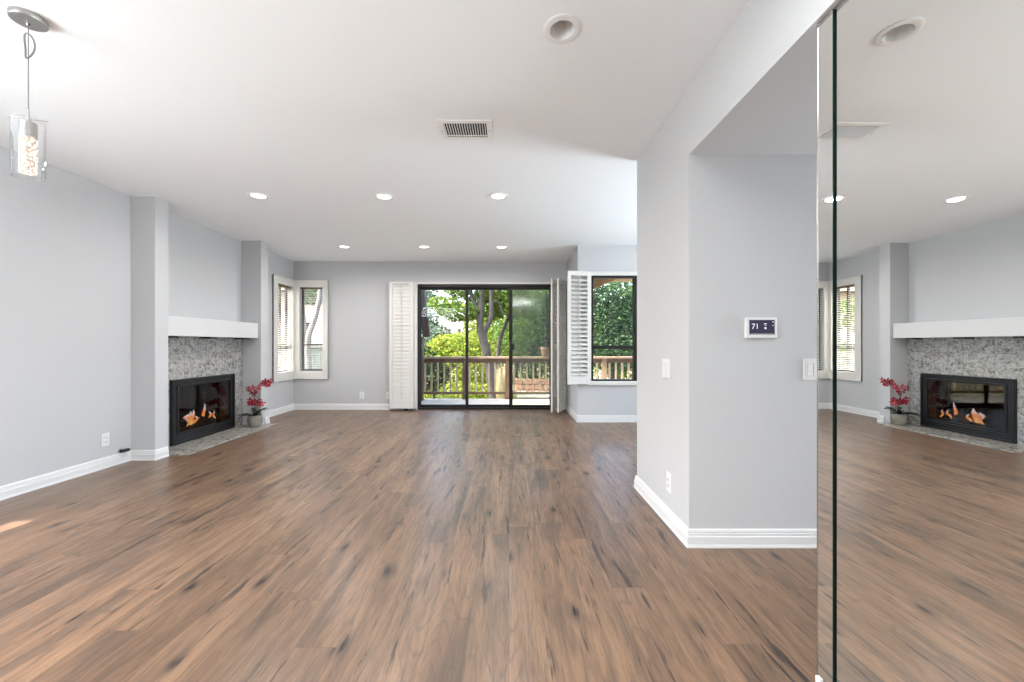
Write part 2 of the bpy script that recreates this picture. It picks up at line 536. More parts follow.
M['railpale'] = pmat('sunlit_baluster_wood', (0.44, 0.35, 0.26), 0.6, bump=0.2, bscale=30, var=0.2)  # baluster wood coloured in its sunlit tone
M['darkwood'] = pmat('dark_brown_timber', (0.085, 0.06, 0.048), 0.6, bump=0.2, bscale=30, var=0.2)
M['eave'] = pmat('tan_painted_eave', (0.42, 0.29, 0.17), 0.7, var=0.1)
M['deck'] = pmat('balcony_deck_coating', (0.46, 0.43, 0.37), 0.8, bump=0.2, bscale=60, var=0.08)
M['ground'] = pmat('garden_ground', (0.14, 0.13, 0.06), 0.95, bump=0.5, bscale=3, var=0.5, vscale=1.2)
M['stucco'] = pmat('pale_pink_stucco', (0.42, 0.34, 0.30), 0.9, bump=0.2, bscale=20, var=0.05)
M['stucco2'] = pmat('cream_stucco', (0.66, 0.60, 0.46), 0.9, bump=0.2, bscale=20, var=0.05)
M['fence'] = pmat('grey_green_fence', (0.14, 0.17, 0.15), 0.8, var=0.2)
M['headrail'] = pmat('olive_brown_headrail', (0.16, 0.13, 0.075), 0.5)
M['planter'] = pmat('brown_clay_planter', (0.22, 0.13, 0.09), 0.7, var=0.15)
M['roof'] = pmat('brown_roof_shingle', (0.12, 0.09, 0.07), 0.9, bump=0.5, bscale=12, var=0.3)
M['rock'] = pmat('terracotta_block', (0.46, 0.22, 0.14), 0.85, bump=0.5, bscale=9, var=0.4, vscale=6)
M['cap'] = pmat('white_stone_cap', (0.80, 0.77, 0.70), 0.8, var=0.08)
M['leaf_yellow'] = leaf_material('leaf_yellow_green', (0.175, 0.225, 0.036))
M['leaf_bright'] = leaf_material('leaf_bright_green', (0.10, 0.155, 0.030))
M['leaf_mid'] = leaf_material('leaf_mid_green', (0.085, 0.145, 0.042))
M['leaf_dark'] = leaf_material('leaf_dark_green', (0.042, 0.078, 0.038), 0.3)
M['leaf_teal'] = leaf_material('leaf_grey_green', (0.12, 0.165, 0.11), 0.35)
M['grass_pale'] = leaf_material('pale_straw_grass', (0.50, 0.45, 0.26), 0.4, 0.2)
M['slat'] = leaf_material('blind_slat_white', (0.86, 0.85, 0.82), 0.35, 0.0)
M['mirror_edge'] = pmat('dark_green_glass_edge', (0.008, 0.020, 0.016), 0.2)
M['mirror_back'] = pmat('mirror_backing', (0.18, 0.18, 0.17), 0.8)

mm = bpy.data.materials.new('silvered_mirror'); mm.use_nodes = True
mt = mm.node_tree; mt.nodes.clear()
mo = mt.nodes.new('ShaderNodeOutputMaterial'); mg = mt.nodes.new('ShaderNodeBsdfGlossy')
mg.inputs['Roughness'].default_value = 0.0; mg.inputs['Color'].default_value = (0.90, 0.905, 0.885, 1)
mt.links.new(mg.outputs[0], mo.inputs[0])
M['mirror'] = mm

# ------------------------------------------------------------------ room shell
XL, XM, XP, XR = -3.54, 1.01, 0.955, 4.6       # left wall, mirror wall, partition face, far right
YB, YF, YU = -3.0, 6.58, 5.52                  # back wall, sliding door wall, bump-out wall
ZC, ZH = 2.44, 2.078                           # ceiling, header underside
T = 0.12


def struct(m, name, mat):
    o = fixnormals(m.build(name, mat))
    o['kind'] = 'structure'
    return o


struct(slab(XL - T, XR + T, YB - T, YF + T, -0.12, 0.0, [], 'xy'), 'floor', M['floor'])
NL = (0.230, 1.737)           # unlit eyeball light near the camera
struct(slab(XL - T, XR + T, YB - T, YF + T, ZC, ZC + 0.16, [(NL[0] - .052, NL[0] + .052, NL[1] - .052, NL[1] + .052)], 'xy'), 'ceiling', M['ceil'])
# left wall with the firebox recess, the corner window and two unseen openings: a slit shaped for the floor sun patch, one added for light
W1 = (6.096, 6.522, 0.636, 2.01)
FB = (4.20, 5.06, 0.03, 0.655)
SIDE = (0.95, 2.365, 0.70, 1.076)
SIDE2 = (-1.2, 0.85, 0.6, 2.1)
struct(slab(YB - T, YF + T, 0, ZC, XL - T, XL, [W1, FB, SIDE, SIDE2], 'yz'), 'wall_left', M['wall'])
XN = -3.50
struct(slab(YB, 3.71, 0, ZC, XL, XN, [SIDE, SIDE2], 'yz'), 'wall_left_near', M['wall'])
W2 = (-3.44, -3.06, 0.636, 2.01)
DR = (-1.50, 0.706, 0.0, 2.06)
struct(slab(XL, XP + T, 0, ZC, YF, YF + T, [W2, (DR[0], DR[1], -0.1, DR[3])], 'xz'), 'wall_far', M['wall'])
W3 = (1.132, 1.79, 0.566, 2.02)
m = slab(XP - 0.005, XR, 0, ZC, YU, YU + T, [W3], 'xz')
m.box(XP - 0.005, XP + T, YU + T, YF, 0, ZC)
struct(m, 'wall_bump_out', M['wall'])
m = MB()
m.box(XP, XR, 2.12, 2.985, 0, ZC)
struct(m, 'wall_partition', M['wall'])
m = MB()
m.box(XP, XP + 0.10, YB, 2.12, ZH, ZC)
m.box(XP + 0.10, XR, 1.262, 2.12, ZH, ZC)
struct(m, 'wall_header', M['wall'])
m = MB().box(XM, XM + T, YB, 1.255, 0, ZH)
struct(m, 'wall_mirror_side', M['wall'])
struct(slab(YB, YU + T, 0, ZC, XR, XR + T, [(3.2, 4.8, .75, 2.05)], 'yz'), 'wall_right', M['wall'])
BW = (-3.1, 0.5, 0.4, 2.2)
struct(slab(XL, XR, 0, ZC, YB - T, YB, [], 'xz'), 'wall_back', M['wall'])
struct(MB().box(XL, -3.28, 3.705, 3.85, 0, ZC), 'wall_pilaster_near', M['wall'])
struct(MB().box(XL, -3.28, 5.29, 5.44, 0, ZC), 'wall_pilaster_far', M['wall'])

BP = [(0, 0), (0.020, 0), (0.020, 0.006), (0.016, 0.018), (0.016, 0.056), (0.0125, 0.060), (0.0125, 0.072), (0.0105, 0.075), (0.0105, 0.084), (0.006, 0.092), (0, 0.094)]
struct(sweep([(XN, YB), (XN, 3.705), (-3.28, 3.705), (-3.28, 3.838)], BP), 'baseboard_left', M['white'])
struct(sweep([(-3.28, 5.365), (-3.28, 5.44), (XL, 5.44), (XL, YF), (-1.96, YF)], BP), 'baseboard_far', M['white'])
struct(sweep([(0.76, YF), (XP - .005, YF), (XP - .005, YU), (XR, YU)], BP), 'baseboard_bump_out', M['white'])
struct(sweep([(XR, 2.985), (XP, 2.985), (XP, 2.12), (XR, 2.12)], BP), 'baseboard_partition', M['white'])

# ------------------------------------------------------------------ corner windows with slatted blinds
def casing(m, plane, w_, u0, u1, v0, v1, ou0, ou1, ov0, ov1, t=0.022, sgn=-1):
    def bx(a, b, c, d, tt=t):
        lo, hi = sorted((w_, w_ + sgn * tt))
        if plane == 'xz': m.rbox(a, b, lo, hi, c, d, 0.003)
        else: m.rbox(lo, hi, a, b, c, d, 0.003)
    bx(u0, ou0, v0, v1); bx(ou1, u1, v0, v1)
    bx(ou0, ou1, v0, ov0); bx(ou0, ou1, ov1, v1)
    # raised back band
    s = 0.010
    bx(u0, u0 + s, v0, v1, t + .007); bx(u1 - s, u1, v0, v1, t + .007)
    bx(u0, u1, v0, v0 + s, t + .007); bx(u0, u1, v1 - s, v1, t + .007)


def corner_window(name, plane, w_in, out, u0, u1, v0, v1, op):
    """w_in: plane of the wall face; out: +1/-1 direction to the outdoors"""
    root = empty(name, (0, 0, 0)); root['kind'] = 'structure'
    m = MB(); casing(m, plane, w_in, u0, u1, v0, v1, *op, sgn=-out)
    m.build('window_casing', M['shutter'], root)
    def B(mb, a, b, c, d, w0, w1):
        w0, w1 = sorted((w0, w1))
        if plane == 'xz': mb.box(a, b, w0, w1, c, d)
        else: mb.box(w0, w1, a, b, c, d)
    f = MB(); a, b, c, d = op; o1, o2 = w_in + out * 0.075, w_in + out * 0.105
    B(f, a, a + .022, c, d, o1, o2); B(f, b - .022, b, c, d, o1, o2)
    B(f, a + .022, b - .022, c, c + .022, o1, o2); B(f, a + .022, b - .022, d - .022, d, o1, o2)
    mid = (a + b) / 2 + (0.02 if plane == 'yz' else 0)
    if plane == 'yz': B(f, mid - .014, mid + .014, c + .022, d - .022, o1, o2)
    B(f, a + .022, b - .022, 1.055, 1.08, o1, o2)
    f.build('window_frame', M['bronze'], root)
    g = MB(); B(g, a + .022, b - .022, c + .022, d - .022, w_in + out * .089, w_in + out * .092)
    g.build('pane', M['glass'], root)
    s = MB()
    z = c + 0.03
    while z < d - 0.02:
        if plane == 'xz':
            Mx = Matrix.Translation(((a + b) / 2, w_in + out * 0.040, z)) @ Matrix.Rotation(R(9) * out, 4, 'X')
            s.box(-(b - a) / 2 + .004, (b - a) / 2 - .004, -.019, .019, -.0009, .0009, Mx)
        else:
            Mx = Matrix.Translation((w_in + out * 0.040, (a + b) / 2, z)) @ Matrix.Rotation(R(-9) * out, 4, 'Y')
            s.box(-.019, .019, -(b - a) / 2 + .004, (b - a) / 2 - .004, -.0013, .0013, Mx)
        z += 0.0295
    bl = s.build('blind_slats', M['slat'], root)
    r = MB(); B(r, a + .003, b - .003, d - .028, d - .002, w_in + out * .018, w_in + out * .058)
    r.build('blind_head_rail', M['headrail'], root)
    r = MB()
    for q in (0.18, 0.82):
        u = a + (b - a) * q
        if plane == 'xz': r.tube([(u, w_in + out * .018, c + .02), (u, w_in + out * .018, d - .02)], .0016, 5)
        else: r.tube([(w_in + out * .018, u, c + .02), (w_in + out * .018, u, d - .02)], .0016, 5)
    r.build('blind_cord', M['shutter'], root)
    return root


corner_window('window_1', 'yz', XL, -1, 5.98, 6.555, 0.505, 2.125, W1)
corner_window('window_2', 'xz', YF, 1, -3.515, -2.97, 0.505, 2.125, W2)

# ------------------------------------------------------------------ sliding glass door
door = empty('door_1', (0, 0, 0)); door['kind'] = 'structure'
f = MB()
X0, X1, Z1 = DR[0], DR[1], DR[3]
f.box(X0, X0 + .030, YF - .012, YF + .10, 0, Z1); f.box(X1 - .018, X1, YF - .012, YF + .10, 0, Z1)
f.box(X0 + .030, X1 - .018, YF - .012, YF + .10, Z1 - .05, Z1); f.box(X0 + .030, X1 - .018, YF - .012, YF + .10, 0.0, .035)
f.build('door_frame', M['bronze'], door)


def sash(x0, x1, yy, l, r, glass, name):
    f = MB()
    z0, z1 = .037, Z1 - .052
    f.box(x0, x0 + l, yy, yy + .03, z0, z1); f.box(x1 - r, x1, yy, yy + .03, z0, z1)
    f.box(x0 + l, x1 - r, yy, yy + .03, z0, z0 + .035); f.box(x0 + l, x1 - r, yy, yy + .03, z1 - .035, z1)
    fo = f.build(name, M['bronze'], door)
    MB().box(x0 + l, x1 - r, yy + .012, yy + .017, z0 + .035, z1 - .035).build('pane', glass, fo)
    return fo


sash(X0 + .031, -.675, YF + .052, .010, .040, M['glass'], 'fixed_sash')
sash(-.722, .06, YF + .050, .042, .050, M['glass'], 'middle_sash')
so = sash(.00, X1 - .019, YF + .012, .055, .018, M['glass2'], 'sliding_sash')
h = MB(); h.rbox(.002, .058, YF - .018, YF + .012, .96, 1.14, .008); h.rbox(.010, .085, YF - .048, YF - .018, .975, 1.09, .010)
h.build('handle', M['black'], so)
t = MB(); t.rbox(X0 - .025, X1 + .04, YF - .030, YF, Z1, Z1 + .032, .004)
t.rbox(X0 - .028, X0, YF - .018, YF, 0, Z1, .003)
t.rbox(X1, X1 + .028, YF - .018, YF, 0, Z1, .003)
tr1 = t.build('trim_1', M['shutter']); tr1['kind'] = 'structure'

# ------------------------------------------------------------------ bump-out window
win = empty('window_3', (0, 0, 0)); win['kind'] = 'structure'
a, b, c, d = W3
f = MB()
f.box(a, a + .035, YU + .01, YU + .09, c, d); f.box(b - .06, b, YU + .01, YU + .09, c, d)
f.box(a + .035, b - .06, YU + .01, YU + .09, c, c + .02); f.box(a + .035, b - .06, YU + .01, YU + .09, d - .03, d)
f.box(a + .035, b - .06, YU + .02, YU + .07, 1.008, 1.056)
f.build('window_frame', M['bronze'], win)
MB().box(a + .035, b - .06, YU + .045, YU + .050, c + .02, 1.008).box(a + .035, b - .06, YU + .045, YU + .050, 1.056, d - .03).build('pane', M['glass'], win)
f = MB()
f.rbox(a - .05, b + .05, YU - .02, YU, d, d + .055, .004)
f.rbox(a - .05, a, YU - .02, YU, c, d, .003); f.rbox(b, b + .05, YU - .02, YU, c, d, .003)
f.build('window_casing', M['shutter'], win)
f = MB(); f.rbox(a - .06, b + .06, YU - .04, YU + .01, c - .055, c, .006)
f.build('window_sill', M['shutter'], win)

# plain frames for the unseen window openings made to let light in
def plain_window(name, plane, w0, w1, op):
    root = empty(name); root['kind'] = 'structure'
    f = MB(); a, b, c, d = op; s = .04
    def B(a_, b_, c_, d_):
        if plane == 'xz': f.box(a_, b_, w0, w1, c_, d_)
        else: f.box(w0, w1, a_, b_, c_, d_)
    B(a, a + s, c, d); B(b - s, b, c, d); B(a + s, b - s, c, c + s); B(a + s, b - s, d - s, d)
    f.build('window_frame', M['shutter'], root)
plain_window('window_5', 'yz', XL - .08, XL - .04, SIDE)
plain_window('window_6', 'yz', XL - .08, XL - .04, SIDE2)
plain_window('window_4', 'yz', XR + .04, XR + .08, (3.2, 4.8, .75, 2.05))

# ------------------------------------------------------------------ louvred shutters
def shutter_panel(root, w_, z0, z1, Mx, tilt=62, pitch=0.058, st=0.05, th=0.026, top=0.075, bot=0.12, rod=True, name='shutter_panel'):
    """one hinged panel of width w_ in its local x, thickness along local y"""
    f = MB()
    f.rbox(0, st, -th / 2, th / 2, z0, z1, .003, Mx); f.rbox(w_ - st, w_, -th / 2, th / 2, z0, z1, .003, Mx)
    f.rbox(st, w_ - st, -th / 2, th / 2, z0, z0 + bot, .003, Mx); f.rbox(st, w_ - st, -th / 2, th / 2, z1 - top, z1, .003, Mx)
    fo = f.build(name, M['shutter'], root)
    l = MB(); z = z0 + bot + pitch / 2
    while z < z1 - top - pitch * .25:
        L = Mx @ Matrix.Translation((w_ / 2, 0, z)) @ Matrix.Rotation(R(tilt), 4, 'X')
        hw = (w_ - 2 * st) / 2 - .002
        bm = bmesh.new()
        n = 8
        ring = []
        for side in (-hw, hw):
            ring.append([bm.verts.new((side, .031 * cos(2 * pi * k / n), .0055 * sin(2 * pi * k / n))) for k in range(n)])
        for k in range(n):
            bm.faces.new((ring[0][k], ring[0][(k + 1) % n], ring[1][(k + 1) % n], ring[1][k]))
        bm.faces.new(ring[0][::-1]); bm.faces.new(ring[1])
        l.add_bm(bm, L)
        z += pitch
    l.build('louvres', M['shutter'], fo)
    if rod:
        r = MB(); r.rbox(w_ / 2 - .006, w_ / 2 + .006, -th / 2 - .022, -th / 2 - .012, z0 + bot + .02, z1 - top - .01, .002, Mx)
        r.build('tilt_rod', M['shutter'], fo)
    return fo


def Mpose(p0, p1):
    d = Vector((p1[0] - p0[0], p1[1] - p0[1]))
    return Matrix.Translation((p0[0], p0[1], 0)) @ Matrix.Rotation(math.atan2(d.y, d.x), 4, 'Z'), d.length


# stacked bifold on the left of the sliding door
s1 = empty('folding_shutter', (-1.72, 6.52, 0))
tag(s1, 'white louvred folding shutter stacked flat against the wall left of the sliding door', 'shutter')
inv = Matrix.Translation((1.72, -6.52, 0))
Mx, L = Mpose((-1.935, 6.475), (-1.545, 6.475)); shutter_panel(s1, L, .035, 2.085, inv @ Mx, tilt=80)
Mx, L = Mpose((-1.905, 6.515), (-1.500, 6.515)); shutter_panel(s1, L, .035, 2.085, inv @ Mx, tilt=80, rod=False)
m = MB(); m.rbox(-1.70, -1.635, 6.45, 6.515, .002, .034, .008); mo_ = m.build('floor_guide', M['black'], s1); mo_.matrix_parent_inverse = inv
m = MB(); m.rbox(-1.88, -1.62, 6.452, 6.462, 2.035, 2.052, .002); mo_ = m.build('catch_plate', M['greyslot'], s1); mo_.matrix_parent_inverse = inv

# bifold standing out into the room right of the sliding door
s2 = empty('folding_shutter', (0.8, 6.3, 0))
tag(s2, 'white louvred folding shutter jutting edge-on into the room beside the sliding door', 'shutter')
inv = Matrix.Translation((-0.8, -6.3, 0))
Mx, L = Mpose((.748, 6.115), (.925, 6.47)); shutter_panel(s2, L, .03, 2.085, inv @ Mx, tilt=68)
Mx, L = Mpose((.652, 6.125), (.775, 6.50)); shutter_panel(s2, L, .03, 2.085, inv @ Mx, tilt=68, rod=False)
m = MB()
for z in (.3, 1.05, 1.85):
    mo_ = MB().tube([(.705, 6.108, z - .035), (.705, 6.108, z + .035)], .006, 8).build('hinge', M['chrome_dull'], s2); mo_.matrix_parent_inverse = inv

# shutter of the bump-out window, swung open over the wall corner
s3 = empty('window_shutter', (0.95, 5.45, 0.525))
tag(s3, 'white louvred window shutter swung open over the wall corner, left of the black framed window', 'shutter')
inv = Matrix.Translation((-0.95, -5.45, -0.525))
Mx, L = Mpose((.792, 5.40), (1.108, 5.455)); shutter_panel(s3, L, .530, 2.065, inv @ Mx, tilt=35, st=.045, top=.06, bot=.11)
Mx, L = Mpose((.800, 5.44), (1.112, 5.488)); shutter_panel(s3, L, .530, 2.065, inv @ Mx, tilt=35, st=.045, top=.06, bot=.11, rod=False)

# ------------------------------------------------------------------ fireplace
fp = empty('fireplace', (XL, 4.57, 0))
tag(fp, 'gas fireplace with black steel frame and smoked glass front set in mottled grey granite tile', 'fireplace')
inv = Matrix.Translation((-XL, -4.57, 0))


def under(o, p, inv_):
    o.parent = p
    o.matrix_parent_inverse = inv_
    return o


SX = XL + 0.02
o = fixnormals(slab(3.852, 5.288, 0.0, 1.153, XL + .001, SX, [(FB[0], FB[1], -.1, FB[3])], 'yz').build('tile_surround', M['stone'])); under(o, fp, inv)
m = MB()
m.v = [Vector(p) for p in ((XL, 3.852, .001), (-3.262, 3.852, .001), (-3.262, 3.86, .001), (-3.10, 3.86, .001), (-3.10, 5.36, .001), (-3.262, 5.36, .001), (-3.262, 5.288, .001), (XL, 5.288, .001))]
m.v += [Vector((p.x, p.y, .012)) for p in m.v]
m.f = [tuple(reversed(range(8))), tuple(range(8, 16))] + [(i, (i + 1) % 8, 8 + (i + 1) % 8, 8 + i) for i in range(8)]
o = m.build('tile_hearth', M['hearth']); under(o, fp, inv)
# firebox shell
m = MB(); x0, x1 = XL - .50, XL
m.box(x0 - .03, x0, FB[0] - .03, FB[1] + .03, 0, FB[3] + .03)
m.box(x0, x1 - .002, FB[0] - .03, FB[0] - .001, 0, FB[3] + .03); m.box(x0, x1 - .002, FB[1] + .001, FB[1] + .03, 0, FB[3] + .03)
m.box(x0, x1 - .002, FB[0], FB[1], 0, FB[2]); m.box(x0, x1 - .002, FB[0], FB[1], FB[3], FB[3] + .03)
o = m.build('firebox', M['brick']); under(o, fp, inv)
# steel frame: outer flange, stepped inner frame
def ring(m, x0, x1, y0, y1, z0, z1, l, r, b, t):
    m.rbox(x0, x1, y0, y0 + l, z0, z1, .003); m.rbox(x0, x1, y1 - r, y1, z0, z1, .003)
    m.rbox(x0, x1, y0 + l, y1 - r, z0, z0 + b, .003); m.rbox(x0, x1, y0 + l, y1 - r, z1 - t, z1, .003)
m = MB(); ring(m, SX, SX + .018, 4.145, 5.105, .013, .700, .070, .060, .090, .060)
ring(m, SX + .016, SX + .030, 4.150, 5.100, .018, .695, .018, .018, .018, .016)
o = m.build('steel_frame', M['iron']); under(o, fp, inv)
for ya, yb in ((4.218, 5.042),):
    m = MB(); ring(m, SX + .004, SX + .024, ya, yb, .105, .638, .022, .022, .026, .020)
    o = m.build('glass_door', M['iron']); under(o, fp, inv)
    g = MB().box(SX + .012, SX + .017, ya + .022, yb - .022, .131, .618).build('glass', M['fireglass'], o)
m = MB()
for k in range(9): m.rbox(XL - .36, XL - .08, 4.33 + k * .08, 4.342 + k * .08, .045, .058, .002)
m.rbox(XL - .08, XL - .065, 4.30, 5.06, .031, .075, .002); m.rbox(XL - .375, XL - .36, 4.30, 5.06, .031, .075, .002)
for k in range(5): m.rbox(XL - .078, XL - .066, 4.34 + k * .165, 4.352 + k * .165, .07, .13, .002)
o = m.build('log_grate', M['black']); under(o, fp, inv)

# logs and flames
logs = [((-.32, 4.33, .10), (-.30, 5.02, .105), .048), ((-.17, 4.38, .10), (-.15, 4.98, .095), .042), ((-.12, 4.50, .165), (-.32, 4.74, .20), .034), ((-.14, 4.90, .165), (-.33, 4.72, .195), .032)]
llab = ['thick charred log lying along the back of the firebox', 'charred log lying along the front of the grate behind the glass',
        'short log crossed on top of the others at the near side of the firebox', 'short log crossed on top of the others at the far side of the firebox']
for (p, q, r), lb in zip(logs, llab):
    p = Vector((XL + p[0], p[1], p[2])); q = Vector((XL + q[0], q[1], q[2]))
    pts, rr = [], []
    for k in range(9):
        u = k / 8
        pts.append(p.lerp(q, u) + Vector((random.uniform(-.006, .006), 0, random.uniform(-.006, .006)))); rr.append(r * random.uniform(.9, 1.08))
    o = MB().tube(pts, rr, 12).build('fire_log', M['log'], smooth=True)
    tag(o, lb, 'log', 'logs in the fireplace')

fm = bpy.data.materials.new('flame'); fm.use_nodes = True
t = fm.node_tree; t.nodes.clear()
out = t.nodes.new('ShaderNodeOutputMaterial'); mix = t.nodes.new('ShaderNodeMixShader')
tr = t.nodes.new('ShaderNodeBsdfTransparent'); em = t.nodes.new('ShaderNodeEmission'); em.inputs[1].default_value = 6.5
tc = t.nodes.new('ShaderNodeTexCoord'); sp = t.nodes.new('ShaderNodeSeparateXYZ')
t.links.new(tc.outputs['Generated'], sp.inputs[0])
cr = t.nodes.new('ShaderNodeValToRGB')
for e, (p, c_) in zip([cr.color_ramp.elements[0], cr.color_ramp.elements[1], cr.color_ramp.elements.new(.5)], [(0, (1, .62, .22, 1)), (1, (.55, .05, .005, 1)), (.5, (1, .26, .04, 1))]):
    e.position = p; e.color = c_
t.links.new(sp.outputs[2], cr.inputs[0]); t.links.new(cr.outputs[0], em.inputs[0])
lw = t.nodes.new('ShaderNodeLayerWeight'); lw.inputs[0].default_value = .5
mr = t.nodes.new('ShaderNodeMapRange'); mr.inputs['From Min'].default_value = 0; mr.inputs['From Max'].default_value = 1; mr.inputs['To Min'].default_value = .9; mr.inputs['To Max'].default_value = .05
t.links.new(lw.outputs['Facing'], mr.inputs[0]); t.links.new(mr.outputs[0], mix.inputs[0])
t.links.new(tr.outputs[0], mix.inputs[1]); t.links.new(em.outputs[0], mix.inputs[2]); t.links.new(mix.outputs[0], out.inputs[0])
for (fy, fx, fh, fr) in ((4.53, -.16, .10, .022), (4.56, -.20, .15, .028), (4.585, -.16, .20, .026), (4.63, -.22, .17, .024), (4.68, -.18, .10, .018), (4.86, -.22, .24, .020), (4.89, -.18, .12, .016), (4.99, -.18, .12, .012)):
    lean = random.uniform(-.04, .04)
    pts, rr = [], []
    fy, fh = fy + .07, fh * .85
    for k in range(10):
        u = k / 9
        pts.append((XL + fx + .012 * sin(u * 7 + fy * 30), fy + lean * u + .016 * sin(u * 6 + fx * 50), .14 + fh * u))
        rr.append(max(.001, fr * (sin(pi * min(1, (u * .85 + .15))) ** .8) * (1 - u * .35)))
    o = MB().tube(pts, rr, 10).build('flame', fm, smooth=True)
    tag(o, 'thin orange flame rising from the fireplace logs behind the smoked glass', 'flame', 'flames in the fireplace')

# mantel shelf with small black clips below it
ms = empty('mantel_shelf', (XL, 4.57, 1.155))
tag(ms, 'plain thick white mantel shelf spanning between the two pilasters above the granite tile', 'mantel')
inv = Matrix.Translation((-XL, -4.57, -1.155))
o = MB().rbox(XL + .001, -3.318, 3.852, 5.288, 1.155, 1.350, .004).build('shelf_board', M['mantel']); under(o, ms, inv)
for yy in (3.99, 4.54, 5.10):
    o = MB().rbox(-3.46, -3.345, yy - .06, yy + .06, 1.136, 1.1545, .003).build('shelf_bracket', M['black']); under(o, ms, inv)

# ------------------------------------------------------------------ potted orchid
PX, PY = -3.285, 5.175
orc = empty('potted_orchid', (PX, PY, .012))
tag(orc, 'red orchid with dark leaves in a round grey pot on the granite hearth', 'potted plant')
pot = MB().lathe([(.050, 0), (.062, .004), (.082, .04), (.089, .08), (.087, .115), (.080, .135), (.083, .142), (.079, .146), (.073, .142), (.072, .12), (.0001, .12)], 32).build('pot', M['pot'], orc, smooth=True)
MB().lathe([(.074, .118), (.06, .132), (.03, .137), (.0001, .139)], 20).build('moss', M['moss'], orc, smooth=True)


def leaf(base, yaw, length, width, rise, droop):
    m = MB(); n = 10; rows = []
    for k in range(n + 1):
        u = k / n
        r = length * u
        z = rise * sin(u * pi * .62) - droop * u * u
        wd = width * (sin(pi * (u * .88 + .10)) ** .7)
        c_ = Vector((base[0] + cos(yaw) * r, base[1] + sin(yaw) * r, base[2] + z))
        s = Vector((-sin(yaw), cos(yaw), 0)) * wd / 2
        rows.append((c_ - s + Vector((0, 0, .012 * wd / .05)), c_, c_ + s + Vector((0, 0, .012 * wd / .05))))
    for th in (0, -.003):
        b0 = len(m.v)
        for r_ in rows: m.v += [q + Vector((0, 0, th)) for q in r_]
        for k in range(n):
            for j in (0, 1):
                q = (b0 + k * 3 + j, b0 + k * 3 + j + 1, b0 + k * 3 + j + 4, b0 + k * 3 + j + 3)
                m.f.append(q if th == 0 else q[::-1])
    return m


for yaw, ln, wd, rs, dr in ((R(205), .20, .055, .05, .03), (R(-60), .16, .055, .09, .02), (R(20), .15, .05, .10, .0), (R(75), .17, .055, .08, .02), (R(250), .22, .05, .05, .03), (R(140), .12, .05, .10, 0)):
    leaf((0, 0, .125), yaw, ln, wd, rs, dr).build('leaf', M['orchid_leaf'], orc, smooth=True)
stems = [[(0, 0, .12), (.00, .0, .25), (-.01, -.01, .38), (.03, .01, .50), (.08, .03, .555), (.15, .05, .56)],
         [(.01, .01, .12), (.02, .0, .22), (.0, .0, .33), (-.02, -.02, .44), (-.03, -.05, .48)],
         [(.0, .01, .12), (.03, .02, .20), (.04, -.01, .29), (.07, -.05, .34), (.13, -.06, .32)]]
for s in stems:
    sm = []
    for i in range(len(s) - 1):
        for k in range(4): sm.append(Vector(s[i]).lerp(Vector(s[i + 1]), k / 4))
    sm.append(Vector(s[-1]))
    MB().tube(sm, .0035, 6).build('stem', M['stem'], orc, smooth=True)


def flower(p, yaw, pitch, r, parent):
    Mx = Matrix.Translation(p) @ Matrix.Rotation(yaw, 4, 'Z') @ Matrix.Rotation(pitch, 4, 'Y')
    m = MB()
    for k in range(5):
        a_ = 2 * pi * k / 5 + .3
        wd = r * (.62 if k in (1, 4) else .42)
        rows = []
        n = 5
        for i in range(n + 1):
            u = i / n
            ww = wd * sin(pi * (u * .85 + .12)) ** .6
            rad = r * u
            c_ = Vector((.25 * r * u * u, cos(a_) * rad, sin(a_) * rad)); s_ = Vector((0, -sin(a_), cos(a_))) * ww / 2
            rows.append((Mx @ (c_ - s_), Mx @ (c_ + Vector((.05 * r, 0, 0))), Mx @ (c_ + s_)))
        b0 = len(m.v)
        for q in rows: m.v += list(q)
        for i in range(n):
            for j in (0, 1): m.f.append((b0 + i * 3 + j, b0 + i * 3 + j + 1, b0 + i * 3 + j + 4, b0 + i * 3 + j + 3))
    o = m.build('flower', M['petal'], parent, smooth=True)
    MB().lathe([(.0001, -.2 * r), (.16 * r, -.1 * r), (.2 * r, .05 * r), (.0001, .2 * r)], 8, tuple(Mx @ Vector((.08 * r, 0, 0)))).build('flower_centre', M['petal_c'], o, smooth=True)


fl = [(.02, -.01, .47), (.05, .0, .51), (-.03, -.04, .45), (-.05, -.06, .49), (.0, -.05, .50), (-.02, .02, .42), (.09, .03, .545), (.11, .04, .575), (.14, .05, .55), (.16, .06, .585), (.13, .06, .53), (.11, .0, .57),
      (.0, -.02, .30), (.04, -.05, .33), (-.04, -.03, .32), (-.07, .0, .30), (.08, -.06, .31), (.12, -.06, .30), (.02, .03, .33), (.05, .02, .29), (-.02, -.06, .345)]
for i, p in enumerate(fl):
    flower(Vector(p), R(-50 + random.uniform(-70, 60)), R(random.uniform(-20, 35)), .048 + random.uniform(-.006, .006), orc)
for p in ((.16, -.05, .315), (.18, .06, .555)):
    MB().lathe([(.0001, -.012), (.008, -.004), (.008, .004), (.0001, .013)], 8, p).build('bud', M['petal'], orc, smooth=True)

